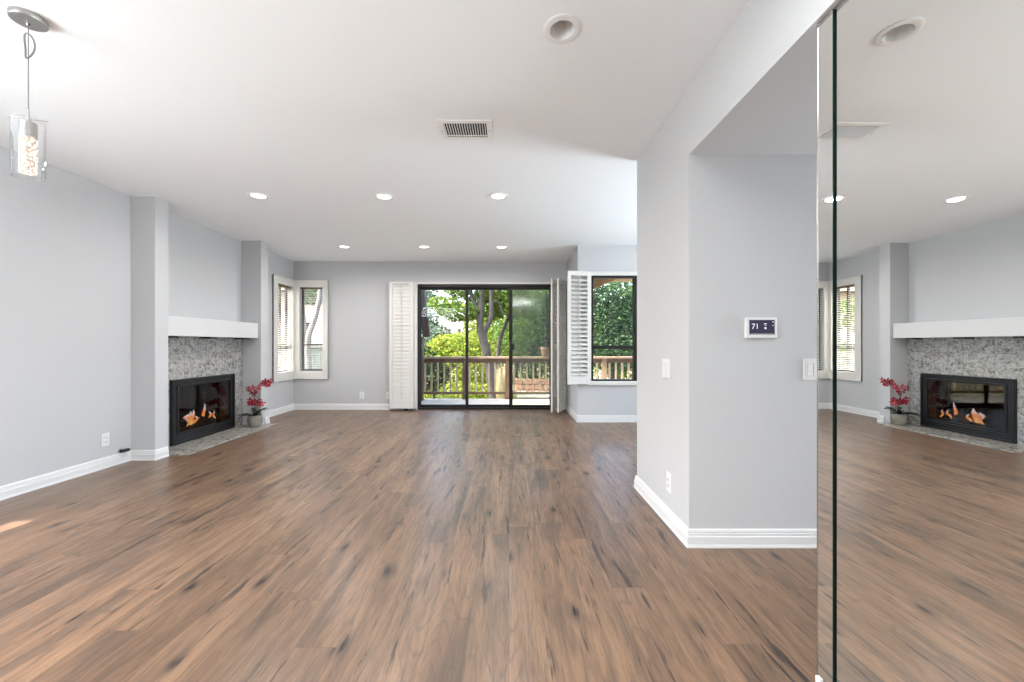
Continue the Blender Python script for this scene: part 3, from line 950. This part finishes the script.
# ------------------------------------------------------------------ mirrors
def mx_at(y): return 0.9892 - 0.0117 * y
th = math.atan(-0.0117)
m1 = empty('mirror_panel', (mx_at(-0.7), -0.7, 0.0), -th)
tag(m1, 'wide floor-to-header mirror panel reflecting the fireplace and the floor', 'mirror')
y0_, y1_ = -1.95, 1.89
MB().box(0.0, .004, y0_, y1_, .006, 2.072).build('glass', M['mirror'], m1)
MB().box(.0045, .016, y0_, y1_, .006, 2.072).build('backing', M['mirror_back'], m1)
m2 = empty('mirror_panel', (mx_at(1.23) - .0045, 1.232, 0.0), -th)
tag(m2, 'narrow mirror strip at the hallway corner, beside the light switch', 'mirror')
MB().box(0.0, .004, -.032, .024, .006, 2.074).build('glass', M['mirror'], m2)
MB().box(.0045, .020, -.032, .024, .006, 2.074).build('backing', M['mirror_back'], m2)
MB().box(-.0002, .020, -.0345, -.0322, .006, 2.074).build('dark_edge', M['mirror_edge'], m2)
MB().box(-.001, .020, .0242, .0275, .006, 2.074).build('polished_edge', M['chrome'], m2)
m = MB(); m.rbox(-.006, .0, .010, .028, .004, .030, .002)
m.build('mirror_clip', M['plastic'], m2)

# ------------------------------------------------------------------ recessed lights
lab = {0: 'lit recessed ceiling light, nearer row, above the floor before the fireplace', 1: 'lit recessed ceiling light, nearer row, middle one of three',
       2: 'lit recessed ceiling light, nearer row, the one farthest from the fireplace wall', 3: 'lit recessed ceiling light, row by the sliding door, the one closest to the fireplace wall',
       4: 'lit recessed ceiling light, row by the sliding door, middle one of three', 5: 'lit recessed ceiling light, row by the sliding door, closest to the bump-out wall'}
proto = empty('recessed_light', (0, 0, 0))
MB().lathe([(.060, 0), (.088, 0), (.090, -.003), (.086, -.007), (.070, -.008), (.062, -.004)], 40, close=True).build('trim_ring', M['trimwhite'], proto, smooth=True)
MB().lathe([(.0001, -.001), (.061, -.001), (.061, -.003), (.050, -.0045), (.0001, -.0055)], 32).build('lens', M['lens'], proto, smooth=True)
ll = bpy.data.lights.new('lamp_glow', 'AREA'); ll.shape = 'DISK'; ll.size = .10; ll.energy = 10.0; ll.color = (1.0, .98, .96); ll.spread = R(165)
lo = bpy.data.objects.new('lamp_glow', ll); lo.location = (0, 0, -.012); lo.parent = proto; COL.objects.link(lo)
for i, (x, y) in enumerate(((-2.305, 3.68), (-1.155, 3.70), (-.097, 3.69), (-2.30, 5.59), (-1.19, 5.60), (-.105, 5.62))):
    o = proto if i == 0 else copy_tree(proto)
    o.location = (x, y, ZC)
    tag(o, lab[i], 'ceiling light', 'lit recessed ceiling lights')

n = empty('recessed_light', (NL[0], NL[1], ZC))
tag(n, 'large unlit recessed ceiling light with a deep white reflector, closest to the camera', 'ceiling light')
MB().lathe([(.052, 0), (.080, 0), (.082, -.003), (.078, -.005), (.062, -.006), (.053, -.004)], 48, close=True).build('trim_ring', M['trimwhite'], n, smooth=True)
MB().lathe([(.0535, -.006), (.052, .0), (.049, .02), (.044, .045), (.036, .065), (.037, .066), (.046, .045), (.051, .020), (.0537, .0)], 40, close=True).build('reflector', M['baffle'], n, smooth=True)
MB().lathe([(.0001, .048), (.020, .050), (.036, .060), (.038, .066), (.0001, .066)], 32).build('bulb_face', M['unlit'], n, smooth=True)

# ------------------------------------------------------------------ ceiling vent
v = empty('ceiling_vent', (-.275, 2.555, ZC))
tag(v, 'white rectangular ceiling air vent with dark gaps between its fins', 'vent')
m = MB()
m.rbox(-.168, -.134, -.117, .117, -.0045, 0, .002); m.rbox(.134, .168, -.117, .117, -.0045, 0, .002)
m.rbox(-.134, .134, -.117, -.082, -.0045, 0, .002); m.rbox(-.134, .134, .082, .117, -.0045, 0, .002)
m.build('vent_frame', M['vent'], v)
MB().box(-.134, .134, -.082, .082, -.0012, -.0002).build('duct_shade_plate', M['ventdark'], v)  # dark plate standing in for the shade inside the duct
m = MB()
for k in range(17):
    x = -.126 + k * .01575
    m.box(x - .0012, x + .0012, -.082, .082, -.0095, -.0015, Matrix.Translation((x, 0, 0)) @ Matrix.Rotation(R(18), 4, 'Y') @ Matrix.Translation((-x, 0, 0)))
m.box(-.134, .134, .050, .054, -.010, -.0060)
m.build('vent_fins', M['vent'], v)
for sx in (-.151, .151): MB().lathe([(.0001, -.0098), (.004, -.0092), (.0045, -.008), (.0001, -.008)], 10, (sx, 0, 0)).build('screw', M['chrome_dull'], v)

# ------------------------------------------------------------------ pendant lamp
PXL, PYL = -2.009, 1.672
p = empty('pendant_lamp', (PXL, PYL, ZC))
tag(p, 'small pendant lamp with a clear glass cylinder around a glowing bubbled crystal core', 'pendant lamp')
MB().lathe([(.0001, 0), (.055, 0), (.0565, -.003), (.0565, -.020), (.054, -.0235), (.0001, -.0245)], 48).build('canopy', M['chrome_dull'], p, smooth=True)
MB().lathe([(.0001, -.0245), (.006, -.025), (.0065, -.033), (.003, -.037), (.0001, -.037)], 14).build('cord_grip', M['chrome'], p, smooth=True)
cz0 = 2.01 - ZC
MB().tube([(0, 0, -.03), (0, 0, cz0 - .01)], .0018, 8).build('cable', M['cable'], p, smooth=True)
loop = []
for k in range(33):
    a_ = 2 * pi * k / 32
    loop.append((.020 * sin(a_) * (1 + .25 * cos(a_)), -.006 * cos(a_ * 2), -.125 + .052 * cos(a_)))
lp = MB().tube(loop, .0032, 8).build('cable_loop', M['cable'], p, smooth=True)
MB().lathe([(.0001, cz0 + .04), (.0035, cz0 + .04), (.0045, cz0 + .01), (.009, cz0 - .01), (.026, cz0 - .014), (.0265, cz0 - .075), (.0001, cz0 - .075)], 28).build('socket_cap', M['chrome'], p, smooth=True)
MB().tube([(-.060, -.020, cz0 + .003), (.060, .020, cz0 + .003)], .0032, 8).build('cross_bar', M['chrome_dull'], p, smooth=True)
g = MB().lathe([(.049, cz0 - .002), (.049, cz0 - .245), (.0465, cz0 - .245), (.0465, cz0 - .002)], 40, close=True).build('glass_shade', M['lampglass'], p, smooth=True)
cg = NG('glowing_bubble_crystal')
vo = cg.node('ShaderNodeTexVoronoi'); vo.inputs['Scale'].default_value = 110; cg.link(cg.tc.outputs['Object'], vo.inputs['Vector'])
cc = cg.ramp(vo.outputs['Distance'], [(0.10, (1.0, .97, .92)), (0.38, (.80, .70, .58)), (0.62, (.36, .28, .22))])
cg.link(cc, cg.b.inputs['Emission Color']); cg.b.inputs['Emission Strength'].default_value = 0.85
cg.link(cc, cg.b.inputs['Base Color']); cg.b.inputs['Roughness'].default_value = .15
MB().lathe([(.0001, cz0 - .076), (.0255, cz0 - .076), (.0265, cz0 - .08), (.0265, cz0 - .222), (.025, cz0 - .226), (.0001, cz0 - .226)], 28).build('crystal_core', cg.m, p, smooth=True)

# ------------------------------------------------------------------ thermostat, switches, outlets
def text_mesh(s, size, mat, parent, loc, rot, name, ext=.0004, align='LEFT'):
    c_ = bpy.data.curves.new(name, 'FONT'); c_.body = s; c_.size = size; c_.extrude = ext; c_.align_x = align
    o_ = bpy.data.objects.new(name, c_); COL.objects.link(o_)
    dg = bpy.context.evaluated_depsgraph_get(); dg.update()
    me = bpy.data.meshes.new_from_object(o_.evaluated_get(dg))
    bpy.data.objects.remove(o_)
    o2 = bpy.data.objects.new(name, me); me.materials.clear(); me.materials.append(mat)
    COL.objects.link(o2); o2.parent = parent; o2.location = loc; o2.rotation_euler = rot
    return o2


t_ = empty('thermostat', (1.3275, 2.12, 1.158))
tag(t_, 'white wall thermostat with a dark screen reading 71 on the hallway wall', 'thermostat')
MB().rbox(-.082, .082, -.020, 0, -.055, .055, .006).build('housing', M['plastic'], t_)
s_ = MB().rbox(-.066, .066, -.0225, -.0195, -.036, .041, .001).build('screen', M['thermo_screen'], t_)
text_mesh('71', .040, M['digits'], s_, (-.056, -.0228, -.006), (pi / 2, 0, 0), 'digits')
m = MB()
m.box(.010, .024, -.0232, -.0226, .019, .023); m.box(.013, .021, -.0232, -.0226, .012, .015)
m.lathe([(.0001, 0), (.006, 0), (.006, .0006), (.0001, .0006)], 14)
for i in range(len(m.v) - 14 * 4, len(m.v)):
    q = m.v[i]; m.v[i] = Vector((.017 + q.x, -.0226 - q.z, -.002 + q.y))
m.box(.053, .060, -.0232, -.0226, .028, .032); m.box(.054, .059, -.0232, -.0226, .010, .014)
m.box(-.062, .062, -.0232, -.0226, -.0335, -.032)
m.build('screen_icons', M['digits'], s_)


def plate(name, loc, rz, label, cat, kind):
    """wall plate facing local -y"""
    r_ = empty(name, loc, rz)
    tag(r_, label, cat)
    pw = .058 if kind == 'double' else .036
    MB().rbox(-pw, pw, -.006, 0, -.058, .058, .004).build('cover_plate', M['plastic'], r_)
    if kind == 'double':
        for dx in (-.023, .023):
            MB().box(dx - .0175, dx + .0175, -.0066, -.0058, -.034, .034).build('switch_recess', M['greyslot'], r_)
            MB().rbox(dx - .0165, dx + .0165, -.010, -.006, -.033, .033, .002, Matrix.Rotation(R(2), 4, 'X')).build('rocker', M['plastic'], r_)
    elif kind == 'rocker':
        MB().box(-.0175, .0175, -.0066, -.0058, -.034, .034).build('switch_recess', M['greyslot'], r_)
        MB().rbox(-.016, .016, -.011, -.006, -.032, .032, .002, Matrix.Rotation(R(3), 4, 'X')).build('rocker', M['plastic'], r_)
    elif kind == 'dimmer':
        MB().box(-.0175, .0175, -.0066, -.0058, -.034, .034).build('switch_recess', M['greyslot'], r_)
        MB().rbox(-.016, .010, -.010, -.006, -.032, .032, .002).build('rocker', M['plastic'], r_)
        MB().rbox(-.010, .008, -.015, -.009, -.034, -.022, .002).build('slider', M['plastic'], r_)
    else:
        s = MB().rbox(-.0175, .0175, -.009, -.006, -.034, .034, .003).build('socket_block', M['plastic'], r_)
        m_ = MB()
        for zc in (.018, -.018):
            for dx in (-.007, .007): m_.box(dx - .0015, dx + .0015, -.0096, -.0088, zc - .004, zc + .006)
            m_.box(-.002, .002, -.0096, -.0088, zc - .011, zc - .007)
        m_.build('socket_slots', M['slot'], s)
    return r_


plate('light_switch', (1.594, 2.12, .937), 0, 'white dimmer switch on the hallway wall, half hidden by the mirror strip', 'light switch', 'dimmer')
plate('light_switch', (XP, 2.425, .925), R(-90), 'white light switch on the narrow bright side of the partition', 'light switch', 'double')
plate('wall_outlet', (XP, 2.38, .250), R(-90), 'white outlet low on the narrow bright side of the partition', 'outlet', 'outlet')
plate('wall_outlet', (XN, 3.465, .245), R(90), 'white outlet low on the wall nearest the camera, before the first pilaster', 'outlet', 'outlet')
plate('wall_outlet', (-2.42, YF, .235), 0, 'white outlet low on the far wall between corner window and folded shutter', 'outlet', 'outlet')
plate('wall_outlet', (-1.985, YF, .235), 0, 'white outlet low on the far wall, touching the folded shutter', 'outlet', 'outlet')
g = empty('gas_valve', (XN, 3.60, .115))
tag(g, 'small dark metal valve stub poking from the wall just above the baseboard', 'valve')
m = MB().lathe([(.0001, 0), (.020, 0), (.018, .006), (.007, .008), (.007, .035), (.0001, .035)], 16)
m.v = [Vector((q.z, q.y, q.x)) for q in m.v]
m.build('escutcheon', M['chrome_dull'], g, smooth=True)
MB().rbox(.014, .050, -.022, .045, -.013, .013, .005).build('lever', M['black'], g)

# ------------------------------------------------------------------ outdoors
deck = slab(-2.12, 5.5, YF + T, 8.16, -.16, -.035, [], 'xy').build('balcony_deck', M['deck']); fixnormals(deck); deck['kind'] = 'structure'
gr = slab(-60, 60, -14, 90, -1.6, -1.25, [], 'xy').build('garden_ground', M['ground']); fixnormals(gr); gr['kind'] = 'structure'

RX = -2.02
rl = empty('balcony_railing', (0, 8.08, -.035))
tag(rl, 'brown wooden balcony railing with square balusters behind the sliding door', 'railing')
inv = Matrix.Translation((0, -8.08, .035))
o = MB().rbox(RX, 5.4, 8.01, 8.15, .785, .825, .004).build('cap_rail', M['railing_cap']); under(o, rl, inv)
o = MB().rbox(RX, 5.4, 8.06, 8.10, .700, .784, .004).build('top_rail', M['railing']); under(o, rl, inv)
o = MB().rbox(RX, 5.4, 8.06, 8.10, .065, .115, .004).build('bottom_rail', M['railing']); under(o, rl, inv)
posts = [-.895, -.03, 1.92, 3.6]
bal_me = None
x = -3.88 + 15 * .1285
while x < 5.3:
    if all(abs(x - q) > .07 for q in posts):
        if bal_me is None:
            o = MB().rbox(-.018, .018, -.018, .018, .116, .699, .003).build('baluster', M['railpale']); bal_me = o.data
        else:
            o = bpy.data.objects.new('baluster', bal_me); COL.objects.link(o)
        o.location = (x, 8.08, 0); under(o, rl, inv)
    x += .1285
for q in posts:
    o = MB().rbox(q - .045, q + .045, 8.035, 8.125, -.034, .784, .005).build('post', M['railing'] if q < 1 else M['railing_cap']); under(o, rl, inv)  # shaded wood tone for the left posts, sunlit tone for the right

ww_ = slab(YF + T, 8.0, -.035, 2.46, -2.12, -2.06, [], 'yz').build('wall_shade_wing', M['darkwood']); fixnormals(ww_); ww_['kind'] = 'structure'  # unseen wing wall added to shade the left part of the deck
# timber side wall of the balcony with a sloping eave board
sw = empty('balcony_side_screen', (-1.75, 8.3, -.035))
tag(sw, 'dark brown timber post with a sloping eave board at the end of the balcony', 'post')
inv = Matrix.Translation((1.75, -8.3, .035))
o = MB().rbox(-1.86, -1.70, 7.85, 8.00, -.034, 1.22, .006).build('post', M['darkwood']); under(o, sw, inv)
m = MB(); pA, pB = Vector((-1.80, 7.93, 2.6)), Vector((-1.63, 7.93, 1.22))
d_ = (pB - pA).normalized(); s_v = Vector((0, 1, 0)); n_ = d_.cross(s_v).normalized()
q = [pA - n_ * .07 - s_v * .05, pA + n_ * .07 - s_v * .05, pA + n_ * .07 + s_v * .05, pA - n_ * .07 + s_v * .05]
m.v = q + [p_ + (pB - pA) for p_ in q]
m.f = [(0, 1, 2, 3), (7, 6, 5, 4), (0, 4, 5, 1), (1, 5, 6, 2), (2, 6, 7, 3), (3, 7, 4, 0)]
o = fixnormals(m.build('eave_board', M['darkwood'])); under(o, sw, inv)
# unseen roof block added to shade the left railing, then the house eaves
ev = slab(-3.2, -1.86, 7.05, 9.6, 2.46, 2.56, [], 'xy').build('roof_slab', M['darkwood']); fixnormals(ev); ev['kind'] = 'structure'
ev = slab(-4.2, 5.5, YF + T, 7.05, 2.46, 2.56, [], 'xy').build('roof_slab', M['eave']); fixnormals(ev); ev['kind'] = 'structure'
m = MB().box(1.00, 5.2, YU + T, 7.62, 2.265, 2.40)
m.v += [Vector(p_) for p_ in ((1.10, 7.3, 2.264), (1.10, 7.42, 2.264), (1.95, 7.42, 2.264), (1.95, 7.3, 2.264), (1.10, 7.3, 1.90), (1.10, 7.42, 1.90), (1.90, 7.42, 2.235), (1.90, 7.3, 2.235))]
m.f += [tuple(8 + i for i in f_) for f_ in ((0, 1, 2, 3), (7, 6, 5, 4), (0, 4, 5, 1), (1, 5, 6, 2), (2, 6, 7, 3), (3, 7, 4, 0))]
ev = fixnormals(m.build('roof_slab', M['eave'])); ev['kind'] = 'structure'


def leaves(m, c_, rad, n, size, shell=.35):
    for _ in range(n):
        while True:
            v_ = Vector((random.uniform(-1, 1), random.uniform(-1, 1), random.uniform(-1, 1)))
            if v_.length <= 1: break
        if random.random() > shell: v_ = v_.normalized() * (random.random() ** .25)
        q = Vector((c_[0] + v_.x * rad[0], c_[1] + v_.y * rad[1], c_[2] + v_.z * rad[2]))
        a_ = Vector((random.gauss(0, 1), random.gauss(0, 1), random.gauss(0, .7))).normalized()
        b_ = a_.cross(Vector((random.gauss(0, 1), random.gauss(0, 1), random.gauss(0, 1)))).normalized()
        s = size * random.uniform(.6, 1.3)
        m.quad(q - a_ * s, q + b_ * s * .45, q + a_ * s, q - b_ * s * .45)


def smooth_path(pts, k=5):
    out = []
    P = [Vector(p_) for p_ in pts]
    for i in range(len(P) - 1):
        p0 = P[max(i - 1, 0)]; p1 = P[i]; p2 = P[i + 1]; p3 = P[min(i + 2, len(P) - 1)]
        for j in range(k):
            u = j / k
            out.append(.5 * ((2 * p1) + (-p0 + p2) * u + (2 * p0 - 5 * p1 + 4 * p2 - p3) * u * u + (-p0 + 3 * p1 - 3 * p2 + p3) * u ** 3))
    out.append(P[-1])
    return out


def trunk(name, paths, mat, parent):
    m = MB()
    for pts, r0, r1 in paths:
        sp_ = smooth_path(pts)
        m.tube(sp_, [r0 + (r1 - r0) * i / (len(sp_) - 1) for i in range(len(sp_))], 10)
    return m.build(name, mat, parent, smooth=True)


def plant(name, label, cat, paths, blobs, lmat, bmat, lsize, group=None, base=None):
    base = base or (blobs[0][0][0], blobs[0][0][1], -1.25)
    r_ = empty(name, base); tag(r_, label, cat, group)
    inv_ = Matrix.Translation((-base[0], -base[1], -base[2]))
    if paths: o_ = trunk('trunk', paths, bmat, None); under(o_, r_, inv_)
    m_ = MB()
    for c_, rad, n_l in blobs: leaves(m_, c_, rad, n_l, lsize)
    o_ = m_.build('foliage', lmat); under(o_, r_, inv_)
    return r_


# main spreading tree behind the sliding door
D1 = 11.0
plant('tree', 'large branching tree with a forked grey trunk in the middle of the sliding door', 'tree',
      [([at(497, 425, D1), at(492, 385, D1), at(487, 355, D1), at(481, 331, D1)], .15, .115),
       ([at(482, 334, D1), at(478, 315, D1), at(473, 299, D1), at(464, 272, D1)], .085, .05),
       ([at(480, 332, D1), at(481, 308, D1), at(482, 288, D1), at(486, 262, D1)], .095, .055),
       ([at(483, 335, D1), at(491, 316, D1), at(491, 292, D1), at(494, 262, D1)], .080, .045),
       ([at(474, 300, D1), at(477, 290, D1), at(470, 278, D1)], .04, .02),
       ([at(490, 303, D1), at(498, 302, D1), at(503, 312, D1), at(508, 318, D1)], .022, .012)],
      [(at(460, 312, D1), (.55, .6, .28), 650), (at(444, 304, D1), (.45, .5, .22), 350), (at(468, 290, D1 + .3), (.6, .7, .32), 500),
       (at(502, 290, D1 + .8), (.7, .7, .6), 1300), (at(490, 305, D1 + 1.2), (.7, .4, .5), 1000), (at(486, 262, D1), (1.6, 1.2, .5), 1500), (at(516, 300, D1 + .4), (.6, .7, .5), 500), (at(454, 288, D1 + .3), (.35, .4, .2), 130)],
      M['leaf_bright'], M['bark'], .075, base=(at(497, 0, D1).x, D1, -1.25))
D2 = 12.5
plant('tree', 'slender leaning tree just beside the forked one, near the sliding door handle', 'tree',
      [([at(494, 425, D2), at(497, 372, D2), at(500, 340, D2), at(506, 324, D2), at(514, 300, D2)], .085, .05)],
      [(at(524, 300, D2), (.8, .8, .7), 900), (at(514, 335, D2 + 1), (.8, .6, .7), 800)], M['leaf_mid'], M['bark'], .075, base=(at(494, 0, D2).x, D2, -1.25))
plant('shrub', 'shady dark green shrub behind the left end of the balcony railing', 'shrub', [([at(434, 420, 9.4), at(434, 380, 9.4)], .04, .02)],
      [(at(431, 374, 9.4), (.45, .35, .42), 1500), (at(424, 360, 9.6), (.3, .3, .4), 500)], M['leaf_dark'], M['bark'], .05)
plant('shrub', 'sunlit yellow-green shrub filling the view behind the first glass panel', 'shrub', [([(-1.8, 13, -1.25), (-1.8, 13, .3)], .06, .03)],
      [(at(455, 348, 13.2), (1.0, .8, .50), 2200), (at(438, 360, 13), (.6, .7, .55), 1100), (at(470, 368, 12.6), (.9, .7, .7), 1700), (at(455, 395, 11.5), (1.3, .6, .4), 1500)],
      M['leaf_yellow'], M['bark'], .07)
plant('shrub', 'yellow-green shrub behind the forked tree, seen through the middle glass panel', 'shrub', [([(-.4, 14.5, -1.25), (-.4, 14.5, .5)], .06, .03)],
      [(at(492, 350, 14.6), (1.1, .7, .9), 1900), (at(480, 385, 13.2), (.8, .6, .5), 1100), (at(500, 318, 15), (1.0, .6, 1.0), 2000), (at(478, 325, 15), (.6, .5, .5), 700), (at(490, 398, 12), (.9, .5, .25), 700)],
      M['leaf_yellow'], M['bark'], .07)
plant('tree', 'grey-green tree at the edge of the view beside the sloping eave board', 'tree', [([(-4.0, 17, -1.25), (-3.9, 17, 3.0)], .12, .06)],
      [(at(427, 312, 17), (.55, .7, .9), 800), (at(436, 335, 17), (.7, .7, .45), 700), (at(424, 292, 17), (.6, .6, .5), 400), (at(420, 350, 16), (1.2, .8, 1.2), 1200)],
      M['leaf_teal'], M['bark'], .09)
plant('tree', 'tall dark green tree filling the view behind the sliding panel with handle', 'tree', [([(1.0, 16, -1.25), (1.0, 16, 3.5)], .15, .08)],
      [(at(530, 320, 16), (1.2, .9, 1.6), 3400), (at(548, 330, 17), (1.2, .9, 1.7), 2400), (at(535, 280, 16), (1.6, 1, .9), 1700), (at(530, 372, 15), (1.0, .7, .6), 1000)],
      M['leaf_mid'], M['bark'], .085)
cp = empty('potted_plant', (at(546, 0, 8.08).x, 8.08, .825)); tag(cp, 'brown pot with a tall narrow dark plant standing on the balcony rail', 'potted plant')
MB().lathe([(.075, .001), (.085, .01), (.105, .15), (.118, .155), (.118, .19), (.105, .19), (.10, .165), (.0001, .165)], 24).build('pot', M['planter'], cp, smooth=True)
MB().tube([(0, 0, .16), (.01, 0, .6), (0, 0, 1.1)], [.018, .014, .008], 8).build('stem', M['bark'], cp, smooth=True)
m = MB(); leaves(m, (0, 0, .70), (.12, .12, .60), 1500, .035); m.build('foliage', M['leaf_dark'], cp)
plant('tree', 'dense dark green tree filling the bump-out window', 'tree', [([(3.4, 13, -1.25), (3.4, 13, 2.5)], .16, .08)],
      [(at(605, 320, 13), (1.1, .9, 1.1), 3000), (at(628, 330, 13.5), (1.0, .9, 1.4), 2600), (at(605, 295, 13), (1.3, .8, .7), 1800), (at(618, 352, 12.5), (1.4, .7, .6), 1800)],
      M['leaf_dark'], M['bark'], .07)
plant('tree', 'lighter green tree behind the dense one, showing at the window frame', 'tree', [([(4.6, 17, -1.25), (4.6, 17, 3)], .15, .08)],
      [(at(632, 300, 17), (.9, .9, 1.6), 1500), (at(600, 352, 15.5), (1.3, .6, .45), 1200), (at(632, 360, 15), (1.4, .6, .9), 1600), (at(585, 330, 18), (1.6, .8, 2.0), 1500)],
      M['leaf_bright'], M['bark'], .085)
plant('tree', 'broad far tree closing the view behind the garden', 'tree', [([(-3, 24, -1.25), (-3, 24, 2)], .2, .1)],
      [(at(470, 352, 24), (3.2, 1.5, 1.2), 2600), (at(520, 330, 25), (2.6, 1.5, 2.6), 2600), (at(560, 330, 25), (2.6, 1.5, 3.0), 2200), (at(600, 330, 24), (2.6, 1.5, 3.0), 2200)],
      M['leaf_mid'], M['bark'], .14)
# pale ornamental grass
pg = empty('ornamental_grass', (at(504, 0, 10).x, 10, -1.25)); tag(pg, 'pale straw-coloured ornamental grass clump just beyond the railing', 'grass plant')
m = MB()
for k in range(420):
    a_ = random.uniform(0, 2 * pi); l_ = random.uniform(1.1, 1.85); o_ = random.uniform(.03, .26)
    b0 = Vector((cos(a_) * .08, sin(a_) * .08, 0)); tip = Vector((cos(a_) * o_, sin(a_) * o_, l_)); mid = b0.lerp(tip, .55) + Vector((0, 0, .12))
    w_ = Vector((-sin(a_), cos(a_), 0)) * .010
    m.quad(b0 - w_, b0 + w_, mid + w_, mid - w_); m.quad(mid - w_, mid + w_, tip + w_ * .3, tip - w_ * .3)
m.build('blades', M['grass_pale'], pg)
# garden wall of terracotta blocks with a pale cap
gw = empty('garden_wall', (at(535, 0, 12).x, 12, -1.25)); tag(gw, 'low terracotta block garden wall with a pale cap behind the railing', 'garden wall')
inv = Matrix.Translation((-gw.location.x, -12, 1.25))
m = MB()
for r_ in range(3):
    x = .2
    while x < 2.6:
        ww = random.uniform(.22, .34)
        m.rbox(x, x + ww - .015, 12.0 + random.uniform(-.02, .02), 12.3, -.42 + r_ * .15, -.285 + r_ * .15, .02); x += ww
m.box(.2, 2.6, 12.05, 12.28, -1.25, -.42)
o = m.build('blocks', M['rock']); under(o, gw, inv)
o = MB().rbox(.25, 2.6, 11.5, 12.0, -.46, -.33, .01).build('step_slab', M['cap']); under(o, gw, inv)
o = MB().rbox(.25, 2.6, 11.55, 11.99, -1.25, -.46, .01).build('step_riser', M['rock']); under(o, gw, inv)

# beyond the corner windows: trunks, a fence, a pale neighbouring house
plant('tree', 'smooth grey tree with a curved trunk outside the corner window', 'tree',
      [([at(311, 420, 9), at(309, 378, 9), at(308, 340, 9), at(315, 318, 9), at(320, 295, 9), at(321, 270, 9)], .075, .045),
       ([at(309, 370, 9), at(305, 335, 9), at(303, 310, 9), at(301, 285, 9)], .06, .03)],
      [(at(312, 296, 9.5), (.35, .4, .22), 420), (at(308, 270, 9.2), (1.0, .6, .4), 500)], M['leaf_teal'], M['bark_light'], .05, base=(at(311, 0, 9).x, 9, -1.25))
plant('shrub', 'green shrub outside the side corner window', 'shrub', [([(-6.4, 7.6, -1.25), (-6.4, 7.6, .6)], .05, .03)],
      [((-6.4, 7.8, 1.5), (.5, .9, .55), 1500), ((-7.0, 9.6, 1.8), (.7, .9, .5), 900), ((-6.6, 6.4, 1.9), (.5, .7, .4), 600), ((-5.6, 9.2, .9), (.5, .5, .5), 400)], M['leaf_bright'], M['bark'], .06)
fe = empty('garden_fence', (-6.0, 9.4, -1.25)); tag(fe, 'grey-green board fence outside the corner windows', 'fence')
m = MB(); x = -12.0
while x < -2.6:
    m.rbox(x, x + .135, 10.4, 10.42, -1.25, .98, .004); x += .145
m.rbox(-12, -2.6, 10.36, 10.46, .98, 1.03, .004)
o = m.build('fence_boards', M['fence']); under(o, fe, Matrix.Translation((6.0, -9.4, 1.25)))
m = MB(); y = 1.0
while y < 10.3:
    m.rbox(-7.9, -7.88, y, y + .135, -1.25, .98, .004); y += .145
m.rbox(-7.94, -7.84, 1.0, 10.4, .98, 1.03, .004)
o = m.build('fence_boards', M['fence']); under(o, fe, Matrix.Translation((6.0, -9.4, 1.25)))
nb = empty('neighbour_house', (-8.5, 16, -1.25)); tag(nb, 'pale pink stucco house seen through the corner window slats', 'house')
inv = Matrix.Translation((8.5, -16, 1.25))
o = slab(-13, -5.2, -1.25, 3.1, 15, 15.3, [(-8.2, -7.4, .6, 1.9)], 'xz').build('wall', M['stucco']); fixnormals(o); under(o, nb, inv)
o = MB().box(-5.5, -5.2, 15.3, 19, -1.25, 3.1).build('side_wall', M['stucco']); under(o, nb, inv)
o = MB().box(-8.2, -7.4, 15.1, 15.14, .6, 1.9).build('window', M['bronze']); under(o, nb, inv)
m = MB(); m.v = [Vector(p_) for p_ in ((-13.4, 14.5, 3.05), (-4.8, 14.5, 3.05), (-4.8, 19.5, 3.05), (-13.4, 19.5, 3.05), (-13.4, 17, 4.6), (-5.6, 17, 4.6))]
m.f = [(0, 1, 5, 4), (1, 2, 5), (2, 3, 4, 5), (3, 0, 4), (3, 2, 1, 0)]
o = m.build('roof', M['roof']); under(o, nb, inv)
